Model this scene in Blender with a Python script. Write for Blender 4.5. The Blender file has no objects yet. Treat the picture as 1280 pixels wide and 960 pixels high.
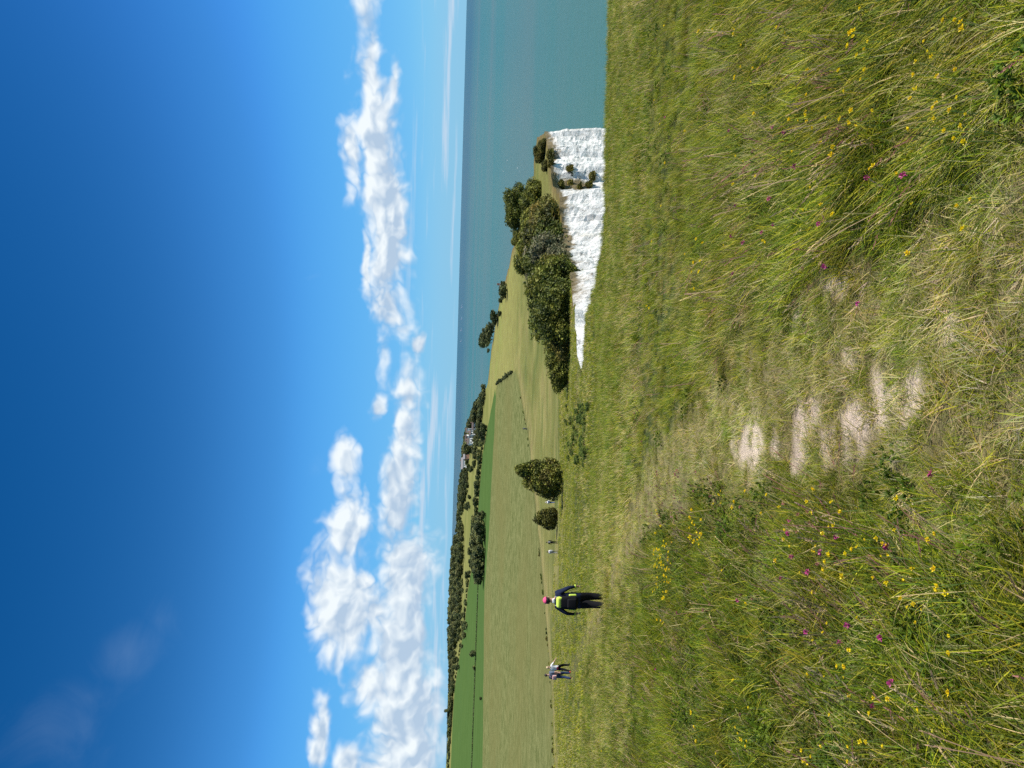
import bpy, bmesh, math, random
import numpy as np
from mathutils import Vector, Matrix, Euler, noise as mnoise
from mathutils.geometry import delaunay_2d_cdt
from mathutils.bvhtree import BVHTree

R = math.radians
rng = np.random.default_rng(7)
random.seed(7)
S = bpy.context.scene
COL = S.collection

# ------------------------------------------------------------------ camera
ZC = 90.0                     # eye height above the sea
FPX = 950.0                   # focal length in photo pixels (long side 1280)
PITCH = math.atan(70 / FPX)
ROLL = math.atan(0.0273)
fwd = Vector((0, math.cos(PITCH), -math.sin(PITCH)))
up0 = Vector((0, math.sin(PITCH), math.cos(PITCH)))
right = Vector((1, 0, 0))
r_img = right * math.cos(ROLL) + up0 * math.sin(ROLL)
u_img = up0 * math.cos(ROLL) - right * math.sin(ROLL)
cam = bpy.data.cameras.new('camera')
cam.sensor_fit = 'HORIZONTAL'; cam.sensor_width = 36; cam.lens = 36 * FPX / 1280
cam.clip_start = 0.05; cam.clip_end = 400000
camo = bpy.data.objects.new('camera', cam); COL.objects.link(camo)
# the photograph is stored on its side: the picture's left edge is up in the world
cx, cy, cz = -u_img, r_img, -fwd
camo.matrix_world = Matrix(((cx.x, cy.x, cz.x, 0), (cx.y, cy.y, cz.y, 0), (cx.z, cy.z, cz.z, ZC), (0, 0, 0, 1)))
S.camera = camo
S.render.resolution_x, S.render.resolution_y = 1024, 768

def pixdir(U, V):             # upright photo pixel (960 wide, 1280 high) -> direction
    return (fwd + r_img * ((U - 480) / FPX) - u_img * ((V - 640) / FPX)).normalized()

def project(P):               # numpy (n,3) relative to the camera -> U, V, depth
    P = np.asarray(P, float)
    dz = P @ np.array(fwd); a = P @ np.array(r_img); b = P @ np.array(u_img)
    dz = np.maximum(dz, 1e-3)
    return 480 + FPX * a / dz, 640 - FPX * b / dz, dz

# ------------------------------------------------------------------ light, exposure
SUN_AZ, SUN_EL = R(98), R(52)            # azimuth clockwise from the view direction (+Y)
sd = bpy.data.lights.new('sun', 'SUN'); sd.energy = 5.0; sd.angle = R(0.53); sd.color = (1.0, 0.95, 0.87)
so = bpy.data.objects.new('sun', sd); COL.objects.link(so)
sv = Vector((math.sin(SUN_AZ) * math.cos(SUN_EL), math.cos(SUN_AZ) * math.cos(SUN_EL), math.sin(SUN_EL)))
so.rotation_euler = sv.to_track_quat('Z', 'Y').to_euler()
so.location = (60, -20, 190)
S.view_settings.view_transform = 'Standard'; S.view_settings.look = 'None'
S.view_settings.exposure = 0.4; S.view_settings.gamma = 1.0; S.view_settings.use_curve_mapping = False
S.cycles.use_denoising = False
S.cycles.sample_clamp_direct = 6; S.cycles.sample_clamp_indirect = 2
S.cycles.max_bounces = 6; S.cycles.transparent_max_bounces = 4
S.cycles.diffuse_bounces = 2; S.cycles.glossy_bounces = 2; S.cycles.transmission_bounces = 3

# ------------------------------------------------------------------ world: sky and clouds
W = bpy.data.worlds.new('World'); S.world = W; W.use_nodes = True
nt = W.node_tree; N = nt.nodes; L = nt.links
for n in list(N): N.remove(n)
def nd(tree, t, **kw):
    n = tree.nodes.new(t)
    for k, v in kw.items():
        if k == 'inp':
            for i, val in v.items(): n.inputs[i].default_value = val
        else: setattr(n, k, v)
    return n
def math_(tree, op, a, b=None, c=None, clamp=False):
    n = tree.nodes.new('ShaderNodeMath'); n.operation = op; n.use_clamp = clamp
    for i, v in enumerate((a, b, c)):
        if v is None: continue
        if isinstance(v, (int, float)): n.inputs[i].default_value = v
        else: tree.links.new(v, n.inputs[i])
    return n.outputs[0]
def vmath(tree, op, a, b=None, c=None):
    n = tree.nodes.new('ShaderNodeVectorMath'); n.operation = op
    for i, v in enumerate((a, b, c)):
        if v is None: continue
        if isinstance(v, (tuple, list)): n.inputs[i].default_value = v
        else: tree.links.new(v, n.inputs[i])
    return n.outputs['Value'] if op in ('LENGTH', 'DOT_PRODUCT') else n.outputs['Vector']
def mixc(tree, fac, a, b, blend='MIX'):
    n = tree.nodes.new('ShaderNodeMix'); n.data_type = 'RGBA'; n.blend_type = blend
    for s, v in ((n.inputs[0], fac), (n.inputs[6], a), (n.inputs[7], b)):
        if isinstance(v, (int, float)): s.default_value = v
        elif isinstance(v, tuple): s.default_value = v if len(v) == 4 else (*v, 1)
        else: tree.links.new(v, s)
    return n.outputs[2]
def smooth(tree, x, lo, hi, a=0.0, b=1.0):
    n = tree.nodes.new('ShaderNodeMapRange'); n.interpolation_type = 'SMOOTHSTEP'
    tree.links.new(x, n.inputs[0])
    for i, v in zip((1, 2, 3, 4), (lo, hi, a, b)): n.inputs[i].default_value = v
    return n.outputs[0]
def noise_(tree, vec, scale, detail=5, rough=0.55, dist=0.0, lac=2.0):
    n = tree.nodes.new('ShaderNodeTexNoise')
    if tree is nt: n.noise_dimensions = '2D'
    n.inputs['Scale'].default_value = scale
    n.inputs['Detail'].default_value = detail; n.inputs['Roughness'].default_value = rough
    n.inputs['Distortion'].default_value = dist; n.inputs['Lacunarity'].default_value = lac
    if vec is not None: tree.links.new(vec, n.inputs['Vector'])
    return n

sky = nd(nt, 'ShaderNodeTexSky', sky_type='NISHITA', sun_disc=False, sun_elevation=SUN_EL, sun_rotation=SUN_AZ)
sky.altitude = 90; sky.air_density = 1.0; sky.dust_density = 0.0; sky.ozone_density = 4.0
SKY_STR = 0.078
tc = nd(nt, 'ShaderNodeTexCoord')
sep = nd(nt, 'ShaderNodeSeparateXYZ'); L.new(tc.outputs['Generated'], sep.inputs[0])
az = math_(nt, 'ARCTAN2', sep.outputs[0], sep.outputs[1])
el = math_(nt, 'ARCSINE', sep.outputs[2])
comb = nd(nt, 'ShaderNodeCombineXYZ'); L.new(az, comb.inputs[0]); L.new(el, comb.inputs[1])
p0 = comb.outputs[0]
warp_in = vmath(nt, 'MULTIPLY', p0, (1.0, 1.7, 1.0))
w1 = noise_(nt, warp_in, 9.0, 3, 0.5)
wv = vmath(nt, 'MULTIPLY', vmath(nt, 'SUBTRACT', w1.outputs['Color'], (0.5, 0.5, 0.5)), (0.040, 0.024, 0.0))
p1 = vmath(nt, 'ADD', p0, wv)

def azel(U, V):
    d = pixdir(U, V); return math.atan2(d.x, d.y), math.asin(d.z)
# (U, V, half width px, half height px, weight) of each cloud of the photograph
PUFFS = [
    (215, 428, 66, 40, .95), (172, 438, 40, 40, 0.9), (300, 432, 62, 30, 0.85), (385, 430, 42, 19, 0.75), (235, 455, 42, 20, .75),
    (330, 500, 52, 22, 0.85), (240, 508, 90, 38, 1.0), (130, 500, 70, 45, 1.05), (105, 462, 34, 34, 1.0), (70, 505, 60, 42, 1.0),
    (15, 500, 60, 50, 1.0), (-40, 470, 60, 40, 1.0), (5, 440, 26, 18, 0.8), (45, 402, 40, 13, 0.75), (25, 398, 18, 13, .8), (195, 470, 36, 26, .75),
    (415, 505, 60, 20, 0.75), (370, 505, 40, 22, .8),
    (700, 490, 100, 22, 0.9), (640, 488, 70, 26, 0.8), (575, 487, 55, 24, 0.7), (770, 438, 60, 13, 0.62), (790, 472, 75, 20, 0.75),
    (890, 462, 110, 12, 0.72), (980, 455, 90, 14, 0.7), (735, 470, 60, 18, .7), (640, 457, 45, 5, 0.7),
    (525, 520, 18, 10, 0.7), (510, 480, 34, 14, 0.6), (450, 474, 17, 9, 0.72), (480, 510, 40, 16, 0.55), (860, 492, 30, 6, .55),
]
cov = None; covup = None
SUP = (0.030, 0.020, 0.0)
p1s = vmath(nt, 'ADD', p1, SUP)
for U, V, hu, hv, wgt in PUFFS:
    a, e = azel(U, V)
    sh = 1.13 if U < 420 else 1.25
    ia, ie = FPX / (hu * sh), FPX / (hv * sh)
    q = vmath(nt, 'MULTIPLY_ADD', p1, (ia, ie, 0), (-a * ia, -e * ie, 0))
    v = math_(nt, 'MULTIPLY_ADD', vmath(nt, 'LENGTH', q), -wgt, wgt)
    cov = v if cov is None else math_(nt, 'SMOOTH_MAX', cov, v, 0.25)
# beyond the frame the same belt of cumulus goes on round the horizon
belt_n = noise_(nt, vmath(nt, 'MULTIPLY', p0, (1.0, 2.6, 1.0)), 5.0, 3, 0.5)
belt_e = math_(nt, 'MULTIPLY_ADD', math_(nt, 'ABSOLUTE', math_(nt, 'SUBTRACT', el, 0.115)), -9.0, 0.75)
belt = math_(nt, 'ADD', belt_e, math_(nt, 'MULTIPLY_ADD', belt_n.outputs[0], 3.0, -1.75))
outf = smooth(nt, math_(nt, 'ABSOLUTE', az), 0.52, 0.75)
belt = math_(nt, 'MULTIPLY_ADD', outf, math_(nt, 'ADD', belt, 2.0), -2.0)
cov = math_(nt, 'MAXIMUM', cov, belt)
fv = vmath(nt, 'MULTIPLY', p1, (1.0, 1.25, 1.0))
def billow(vec, det):
    n = noise_(nt, vec, 12.0, det, 0.5); n.noise_dimensions = '2D'
    n2 = noise_(nt, vec, 30.0, 2, 0.5); n2.noise_dimensions = '2D'
    puff = math_(nt, 'ABSOLUTE', math_(nt, 'SUBTRACT', n2.outputs[0], .5))
    return math_(nt, 'ADD', math_(nt, 'MULTIPLY', n.outputs[0], .9), math_(nt, 'MULTIPLY', puff, .8))
f0 = billow(fv, 8)
f1 = billow(vmath(nt, 'ADD', fv, (0.009, 0.013, 0.0)), 4)
dens_in = math_(nt, 'ADD', math_(nt, 'MULTIPLY', cov, 1.25), math_(nt, 'MULTIPLY_ADD', f0, 1.55, -0.84))
dens = smooth(nt, dens_in, -0.10, 0.70)
# self shading: less cloud between here and the light = brighter; bellies are greyer
lit = math_(nt, 'MULTIPLY_ADD', math_(nt, 'SUBTRACT', f0, f1), 3.0, 0.54)
lit = math_(nt, 'ADD', lit, math_(nt, 'MULTIPLY', smooth(nt, dens_in, 0.2, 1.3), -0.22))
lit = math_(nt, 'ADD', lit, smooth(nt, el, 0.03, 0.17, -0.18, 0.22), clamp=True)
ccol = mixc(nt, lit, (4.6, 5.9, 7.5), (9.0, 9.6, 9.9))
# thin streaks close to the horizon and faint high wisps
sn = noise_(nt, vmath(nt, 'MULTIPLY', p0, (1.6, 34.0, 1.0)), 2.6, 5, 0.55)
streak = math_(nt, 'MULTIPLY', smooth(nt, sn.outputs[0], 0.50, 0.72), math_(nt, 'MULTIPLY', smooth(nt, el, 0.0, 0.012), smooth(nt, el, 0.03, 0.085, 1.0, 0.0)))
wn = noise_(nt, vmath(nt, 'MULTIPLY', p0, (1.0, 1.6, 1.0)), 7.0, 6, 0.6, 0.6)
wisp_mask = None
for U, V, hu, hv, wgt in ((135, 155, 42, 36, 1.0), (90, 110, 40, 40, .6), (40, 60, 50, 60, .7), (372, 395, 24, 16, .9), (612, 390, 7, 16, .9), (185, 200, 25, 25, .4)):
    a, e = azel(U, V)
    ia, ie = FPX / (hu * 1.3), FPX / (hv * 1.3)
    q = vmath(nt, 'MULTIPLY_ADD', p1, (ia, ie, 0), (-a * ia, -e * ie, 0))
    v = math_(nt, 'MULTIPLY_ADD', vmath(nt, 'LENGTH', q), -wgt, wgt)
    wisp_mask = v if wisp_mask is None else math_(nt, 'MAXIMUM', wisp_mask, v)
wisp = math_(nt, 'MULTIPLY', smooth(nt, math_(nt, 'ADD', wisp_mask, math_(nt, 'MULTIPLY_ADD', wn.outputs[0], 1.6, -0.9)), 0.05, 1.2), 0.10)
# the camera's rendition of a clear sky: deep blue overhead, never yellow at the horizon
crv = nd(nt, 'ShaderNodeRGBCurve')
for ch, pts in ((0, ((0, 0), (.10, .007), (.17, .048), (.235, .095), (.44, .17), (.68, .25), (1, .33))), (1, ((0, 0), (.19, .104), (.296, .25), (.386, .39), (.60, .51), (.70, .575), (1, .70))), (2, ((0, 0), (.366, .345), (.503, .65), (.584, .84), (.66, .87), (1, .95)))):
    cv = crv.mapping.curves[ch]
    for i, p in enumerate(pts):
        if i == 0: cv.points[0].location = p
        elif i == len(pts) - 1: cv.points[1].location = p if False else cv.points[1].location
        else: cv.points.new(*p)
    cv.points[len(cv.points) - 1].location = pts[-1]
crv.mapping.update()
L.new(vmath(nt, 'SCALE', sky.outputs[0]), crv.inputs['Color'])
crv.inputs['Color'].links[0].from_node.inputs['Scale'].default_value = 0.1
gsc = nd(nt, 'ShaderNodeVectorMath', operation='SCALE'); gsc.inputs['Scale'].default_value = 10.0; L.new(crv.outputs[0], gsc.inputs[0])
hzc = mixc(nt, math_(nt, 'MULTIPLY', smooth(nt, el, 0.0, 0.07, 1.0, 0.0), .85), gsc.outputs[0], (2.6, 5.5, 7.9))
c = mixc(nt, wisp, hzc, (4.6, 6.2, 8.2))
c = mixc(nt, math_(nt, 'MULTIPLY', streak, 0.8), c, (5.6, 6.9, 8.4))
c = mixc(nt, math_(nt, 'MULTIPLY', dens, 0.97), c, ccol)
bg = nd(nt, 'ShaderNodeBackground', inp={'Strength': SKY_STR}); L.new(c, bg.inputs['Color'])
wo = nd(nt, 'ShaderNodeOutputWorld'); L.new(bg.outputs[0], wo.inputs[0])
W.cycles.sampling_method = 'MANUAL'; W.cycles.sample_map_resolution = 512

# ------------------------------------------------------------------ helpers
def tag(o, label=None, cat=None, group=None, kind=None):
    if label: o['label'] = label
    if cat: o['category'] = cat
    if group: o['group'] = group
    if kind: o['kind'] = kind
    return o
def link(name, data, parent=None, loc=None, rz=None, scale=None):
    o = bpy.data.objects.new(name, data); COL.objects.link(o)
    if parent: o.parent = parent
    if loc is not None: o.location = loc
    if rz is not None: o.rotation_euler = (0, 0, rz)
    if scale is not None: o.scale = scale if hasattr(scale, '__len__') else (scale,) * 3
    return o
def mesh_np(name, verts, faces, mats=(), smooth_=False, col=None, mi=None):
    me = bpy.data.meshes.new(name)
    me.from_pydata(np.asarray(verts).tolist(), [], faces if isinstance(faces, list) else np.asarray(faces).tolist())
    for m in mats: me.materials.append(m)
    if smooth_: me.polygons.foreach_set('use_smooth', np.ones(len(me.polygons), bool))
    if mi is not None: me.polygons.foreach_set('material_index', np.asarray(mi, np.int32))
    if col is not None:
        a = me.color_attributes.new('Col', 'FLOAT_COLOR', 'POINT')
        cc = np.ones((len(me.vertices), 4), np.float32); cc[:, :3] = col
        a.data.foreach_set('color', cc.ravel())
    me.update()
    return me

def hash2(ix, iy, seed):
    h = (ix.astype(np.int64) * 374761393 + iy.astype(np.int64) * 668265263 + seed * 1442695041) & 0xFFFFFFFF
    h = ((h ^ (h >> 13)) * 1274126177) & 0xFFFFFFFF
    return ((h ^ (h >> 16)) & 0xFFFFFF) / float(0xFFFFFF)
def vnoise(x, y, seed=0):
    x = np.asarray(x, float); y = np.asarray(y, float)
    ix, iy = np.floor(x), np.floor(y); fx, fy = x - ix, y - iy
    fx = fx * fx * (3 - 2 * fx); fy = fy * fy * (3 - 2 * fy)
    a = hash2(ix, iy, seed); b = hash2(ix + 1, iy, seed); c_ = hash2(ix, iy + 1, seed); d = hash2(ix + 1, iy + 1, seed)
    return (a * (1 - fx) + b * fx) * (1 - fy) + (c_ * (1 - fx) + d * fx) * fy
def fbm(x, y, seed=0, octv=4):
    s = 0; amp = .5; tot = 0
    for o in range(octv):
        s = s + amp * vnoise(np.asarray(x) * 2 ** o, np.asarray(y) * 2 ** o, seed + o * 17); tot += amp; amp *= .5
    return s / tot
def sstep(x, a, b):
    t = np.clip((np.asarray(x, float) - a) / (b - a), 0, 1); return t * t * (3 - 2 * t)

# ------------------------------------------------------------------ relief of the land (heights relative to the eye)
_ty = np.array([-300, 0, 60, 80, 100, 120, 150, 180, 220, 260, 300, 430, 3000], float)
_tz = np.array([37.4, -1.6, -9.4, -12.0, -14.4, -16.4, -18.7, -20.1, -20.9, -21.1, -21.1, -20.2, -20.2])
_yy = np.linspace(-300, 3000, 6601); _zz = np.interp(_yy, _ty, _tz)
_k = np.hanning(45); _k /= _k.sum(); _zz = np.convolve(np.pad(_zz, 22, 'edge'), _k, 'valid')
_kt = np.array([-0.9, -.505, -.40, -.295, -.19, -.084, 0, .3]); _kk = np.array([.027, .027, .0205, .0156, .0130, .0066, .003, .002])
def hgt(x, y):
    x = np.asarray(x, float); y = np.asarray(y, float)
    z = np.interp(y, _yy, _zz)
    th = x / np.maximum(y, 1.0)
    rise = np.interp(th, _kt, _kk) * np.maximum(0, np.minimum(y, 1150) - 430 - 40 * np.exp(-np.maximum(y - 430, 0) / 60) * 0)
    z = z + rise - np.maximum(0, y - 1200) * 0.03
    amp = np.clip((y - 4) / 40, 0, 1)
    z = z + amp * 0.8 * (fbm(x / 14, y / 14, 3, 3) - .5) * np.clip(1.6 - y / 400, .3, 1)
    near = np.clip(1 - y / 60, 0, 1)
    z = z + near * 0.12 * (fbm(x / .8, y / .8, 9, 4) - .5)
    return z
def pg(U, V):                 # photo pixel -> point of the land under it
    d = pixdir(U, V); d = d / d.y
    t = np.concatenate([np.arange(.5, 60, .1), np.arange(60, 400, .5), np.arange(400, 2600, 2.0)])
    g = hgt(d.x * t, t); below = (d.z * t) <= g
    i = int(np.argmax(below)) if below.any() else len(t) - 1
    lo, hi = (t[max(i - 1, 0)], t[i])
    for _ in range(18):
        m = .5 * (lo + hi)
        if d.z * m <= hgt(d.x * m, m): hi = m
        else: lo = m
    return np.array([d.x * hi, hi])
def zat(x, y): return float(hgt(x, y)) + ZC
def P3(U, V):
    q = pg(U, V); return Vector((q[0], q[1], zat(*q)))

# ------------------------------------------------------------------ coast line
NEAR_EDGE = [(1250, 766), (1100, 764), (960, 762), (880, 760), (800, 758), (700, 757), (660, 754), (625, 749), (597, 743), (575, 737), (560, 732.5), (530, 731), (505, 729.5)]
FAR_TOP = [(503, 722.5), (520, 721.5), (540, 720.5), (560, 719), (580, 716.8), (600, 714), (620, 710.5), (640, 706.5), (660, 704), (690, 701.5), (718, 697.5), (726, 691), (734, 690), (745, 689), (765, 686), (780, 683.5), (791, 682)]
FAR_BACK = [(791, 677), (785, 671), (768, 668), (740, 667), (700, 654), (650, 641), (625, 636), (600, 628), (560, 620), (520, 614), (480, 609.5)]
coast = [pg(*p) for p in NEAR_EDGE] + [pg(496, 725.5)] + [pg(*p) for p in FAR_TOP] + [pg(*p) for p in FAR_BACK]
coast = [np.array((70., -60.)), np.array((62., 5.))] + coast + [np.array(p, float) for p in ((-30, 720), (-95, 1000), (-170, 1250), (-230, 1600), (-330, 2300))]
def resample(poly):
    out = []
    for a, b in zip(poly[:-1], poly[1:]):
        m = .5 * (a + b); dist = np.hypot(*m)
        st = min(max(.45, dist * .006), 12) if m[1] < 260 else dist * .012
        n = max(1, int(np.hypot(*(b - a)) / st))
        for i in range(n): out.append(a + (b - a) * i / n)
    out.append(poly[-1]); return np.array(out)
coast = resample(coast)
tng = np.gradient(coast, axis=0); tng /= np.linalg.norm(tng, axis=1)[:, None] + 1e-9
cn = np.stack([tng[:, 1], -tng[:, 0]], 1)             # seaward normal
sarc = np.concatenate([[0], np.cumsum(np.linalg.norm(np.diff(coast, axis=0), axis=1))])
jit = (fbm(sarc / 2.2, sarc * 0, 21, 4) - .5) * np.clip(np.hypot(coast[:, 0], coast[:, 1]) / 45, .35, 2.2)
coast = coast + cn * jit[:, None]
COASTN = len(coast)
land_poly = np.concatenate([coast, np.array([(-2600., 2300.), (-2600., 400.), (-140., -60.)])])
def inside(poly, x, y):
    x = np.asarray(x, float); y = np.asarray(y, float); c_ = np.zeros(x.shape, bool)
    px, py = poly[:, 0], poly[:, 1]; j = len(poly) - 1
    for i in range(len(poly)):
        if (py[i] != py[j]):
            cond = ((py[i] > y) != (py[j] > y)) & (x < (px[j] - px[i]) * (y - py[i]) / (py[j] - py[i]) + px[i])
            c_ ^= cond
        j = i
    return c_
def dist_poly(pts, x, y, closed=False):
    x = np.asarray(x, float); y = np.asarray(y, float); best = np.full(x.shape, 1e18)
    n = len(pts)
    for i in range(n if closed else n - 1):
        a = pts[i]; b = pts[(i + 1) % n]; ab = b - a; l2 = ab @ ab + 1e-12
        t = np.clip(((x - a[0]) * ab[0] + (y - a[1]) * ab[1]) / l2, 0, 1)
        best = np.minimum(best, (x - a[0] - t * ab[0]) ** 2 + (y - a[1] - t * ab[1]) ** 2)
    return np.sqrt(best)

# ------------------------------------------------------------------ fields
FIELD_LOW = [(-120, 697), (-60, 695), (0, 692.5), (60, 690.5), (120, 687.5), (180, 682.5), (240, 677), (290, 672.5), (330, 668), (375, 664), (420, 659), (450, 653), (480, 648), (497, 644)]
FIELD_TOP = [(478, 621), (450, 619), (420, 618), (390, 616), (340, 613.5), (300, 611.5), (260, 608.5), (220, 605.5), (100, 604), (0, 603), (-120, 602)]
meadow_low = [pg(*p) for p in FIELD_LOW]
meadow_top = [pg(*p) for p in FIELD_TOP]
meadow_poly = np.array(meadow_low + meadow_top)
CROP_TOP = [(462, 616.5), (440, 612.5), (420, 608.5), (390, 603), (340, 599), (310, 597), (250, 590), (220, 584.5), (180, 581), (150, 576), (100, 568.5), (60, 566), (0, 563.5), (-120, 562)]
crop_top = [pg(*p) for p in CROP_TOP]
crop_poly = np.array(meadow_top[::-1] + crop_top)
crop_poly = np.array(meadow_top[::-1][0:] + [])  # bottom edge, left to right
crop_poly = np.concatenate([np.array(meadow_top[::-1]), np.array(crop_top)])

# path worn into the turf
PATH_PX = [(600, 1420), (545, 1280), (520, 1180), (485, 1090), (455, 1000), (430, 920), (395, 860), (340, 812), (285, 785), (235, 766), (195, 750), (150, 728), (118, 712), (150, 702), (215, 700), (275, 697), (330, 693), (390, 688), (430, 683)]
path_line = np.array([pg(*p) for p in PATH_PX])
def path_mask(x, y):
    d = dist_poly(path_line, x, y) + (fbm(np.asarray(x) / .5, np.asarray(y) / .5, 31, 3) - .5) * .5
    return 1 - sstep(d, .24, .95)
BARE = [(412, 996, 32, 10), (446, 1020, 17, 9), (410, 1036, 22, 12), (432, 1088, 34, 26), (440, 1130, 30, 9), (462, 1100, 20, 8), (402, 928, 20, 8), (404, 948, 22, 9),
        (606, 1048, 12, 12), (515, 1062, 12, 18), (405, 1062, 14, 8), (398, 965, 10, 6), (602, 1035, 6, 10), (470, 1145, 18, 8), (560, 1000, 10, 8), (545, 1190, 14, 10), (395, 1110, 14, 8)]
def bare_mask(x, y):
    x = np.asarray(x, float); y = np.asarray(y, float)
    U, V, _ = project(np.stack([x, y, hgt(x, y)], -1).reshape(-1, 3)); U = U.reshape(x.shape); V = V.reshape(x.shape)
    m = np.zeros(x.shape)
    wob = (fbm(x / .13, y / .13, 77, 5) - .5) * 2.2
    for u, v, a, b in BARE:
        m = np.maximum(m, 1.15 - np.hypot((U - u) / (a * 1.2), (V - v) / (b * 1.25)) * .8 + wob)
    return sstep(m, .34, .52)

# ------------------------------------------------------------------ materials
def new_mat(name):
    m = bpy.data.materials.new(name); m.use_nodes = True
    b = m.node_tree.nodes['Principled BSDF']; return m, m.node_tree, b
def simple(name, col, rough=.7, spec=.3, var=0.0, scale=20):
    m, t, b = new_mat(name)
    b.inputs['Roughness'].default_value = rough; b.inputs['Specular IOR Level'].default_value = spec
    if var:
        g = nd(t, 'ShaderNodeTexCoord'); n = noise_(t, g.outputs['Object'], scale, 4)
        cc = mixc(t, n.outputs[0], tuple(c * (1 - var) for c in col), tuple(min(1, c * (1 + var)) for c in col))
        t.links.new(cc, b.inputs['Base Color'])
    else: b.inputs['Base Color'].default_value = (*col, 1)
    return m
def leaf_mat(name, trans=.35, sat=1.0, patch=.25, pscale=.35, rough=.6, spec=.25):
    m, t, b = new_mat(name)
    at = nd(t, 'ShaderNodeAttribute', attribute_name='Col')
    oi = nd(t, 'ShaderNodeObjectInfo')
    g = nd(t, 'ShaderNodeNewGeometry')
    n = noise_(t, g.outputs['Position'], pscale, 3)
    val = math_(t, 'ADD', math_(t, 'MULTIPLY_ADD', oi.outputs['Random'], .8, .66), math_(t, 'MULTIPLY_ADD', n.outputs[0], patch * 2, -patch))
    hue = math_(t, 'MULTIPLY_ADD', n.outputs[0], .09, math_(t, 'MULTIPLY_ADD', oi.outputs['Random'], -.035, .468))
    h = nd(t, 'ShaderNodeHueSaturation', inp={'Saturation': sat}); t.links.new(at.outputs['Color'], h.inputs['Color'])
    t.links.new(val, h.inputs['Value']); t.links.new(hue, h.inputs['Hue'])
    t.links.new(h.outputs[0], b.inputs['Base Color'])
    b.inputs['Roughness'].default_value = rough; b.inputs['Specular IOR Level'].default_value = spec
    tr = nd(t, 'ShaderNodeBsdfTranslucent'); t.links.new(h.outputs[0], tr.inputs[0])
    mx = nd(t, 'ShaderNodeMixShader'); mx.inputs[0].default_value = trans
    t.links.new(b.outputs[0], mx.inputs[1]); t.links.new(tr.outputs[0], mx.inputs[2])
    t.links.new(mx.outputs[0], t.nodes['Material Output'].inputs[0])
    return m
M = {}
M['grass'] = leaf_mat('grass_blades', .40, 1.02, .42, 1.6, .6, .18)
M['leaf'] = leaf_mat('shrub_leaves', .22, 1.0, .18, .8)
M['farleaf'] = leaf_mat('tree_leaves', .2, 1.0, .15, .12)
M['bark'] = simple('bark', (.09, .07, .05), .9, .1, .4, 6)

def ground_mat(name, streak=False):
    m, t, b = new_mat(name)
    at = nd(t, 'ShaderNodeAttribute', attribute_name='Col')
    g = nd(t, 'ShaderNodeNewGeometry')
    n1 = noise_(t, g.outputs['Position'], 3.0, 6, .65)
    n2 = noise_(t, vmath(t, 'MULTIPLY', g.outputs['Position'], (.6, 1.0, 1.0)), .35, 6, .65)
    n0 = noise_(t, g.outputs['Position'], 34.0, 6, .72)
    f = math_(t, 'ADD', math_(t, 'MULTIPLY_ADD', n1.outputs[0], .8, .1), math_(t, 'MULTIPLY_ADD', n2.outputs[0], .9, .05))
    f = math_(t, 'MULTIPLY', f, math_(t, 'MULTIPLY_ADD', n0.outputs[0], 1.3, .35))
    cc = mixc(t, 1.0, at.outputs['Color'], (1, 1, 1), 'MULTIPLY')
    h = nd(t, 'ShaderNodeHueSaturation'); t.links.new(cc, h.inputs['Color']); t.links.new(f, h.inputs['Value'])
    t.links.new(math_(t, 'MULTIPLY_ADD', n2.outputs[0], .05, .475), h.inputs['Hue'])
    t.links.new(h.outputs[0], b.inputs['Base Color'])
    b.inputs['Roughness'].default_value = .95; b.inputs['Specular IOR Level'].default_value = .05
    bp = nd(t, 'ShaderNodeBump', inp={'Strength': .8, 'Distance': .05}); t.links.new(n0.outputs[0], bp.inputs['Height'])
    t.links.new(bp.outputs[0], b.inputs['Normal'])
    return m
M['downland'] = ground_mat('downland_turf')

def field_mat(name, c0, c1, c2, sx, sy, lines=None):
    m, t, b = new_mat(name)
    g = nd(t, 'ShaderNodeNewGeometry')
    v = vmath(t, 'MULTIPLY', g.outputs['Position'], (sx, sy, 1.0))
    n1 = noise_(t, v, 1.0, 8, .68)
    n2 = noise_(t, g.outputs['Position'], .012, 4, .6)
    n3 = noise_(t, v, 5.0, 6, .7)
    f = math_(t, 'ADD', math_(t, 'MULTIPLY', n1.outputs[0], .55), math_(t, 'MULTIPLY', n3.outputs[0], .45))
    col = mixc(t, smooth(t, f, .38, .62), c0, c1)
    col = mixc(t, math_(t, 'MULTIPLY', smooth(t, n2.outputs[0], .42, .66), .7), col, c2)
    if lines:
        w = nd(t, 'ShaderNodeTexWave', wave_type='BANDS', bands_direction='Y', inp={'Scale': lines, 'Distortion': .6, 'Detail': 2.0}); t.links.new(g.outputs['Position'], w.inputs[0])
        col = mixc(t, math_(t, 'MULTIPLY', smooth(t, w.outputs['Fac'], .9, 1.0), .3), col, tuple(x * .6 for x in c0))
    t.links.new(col, b.inputs['Base Color'])
    b.inputs['Roughness'].default_value = 1.0; b.inputs['Specular IOR Level'].default_value = .0
    bp = nd(t, 'ShaderNodeBump', inp={'Strength': .5, 'Distance': .5}); t.links.new(n3.outputs[0], bp.inputs['Height'])
    t.links.new(bp.outputs[0], b.inputs['Normal'])
    return m
M['meadow'] = field_mat('meadow_hay', (.092, .112, .034), (.21, .218, .086), (.16, .155, .055), .22, .26)
M['crop'] = field_mat('green_crop', (.064, .118, .030), (.085, .146, .040), (.072, .130, .037), .02, .10, .02)
M['hill'] = field_mat('far_pasture', (.17, .18, .052), (.25, .245, .085), (.14, .16, .045), .02, .05)

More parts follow.
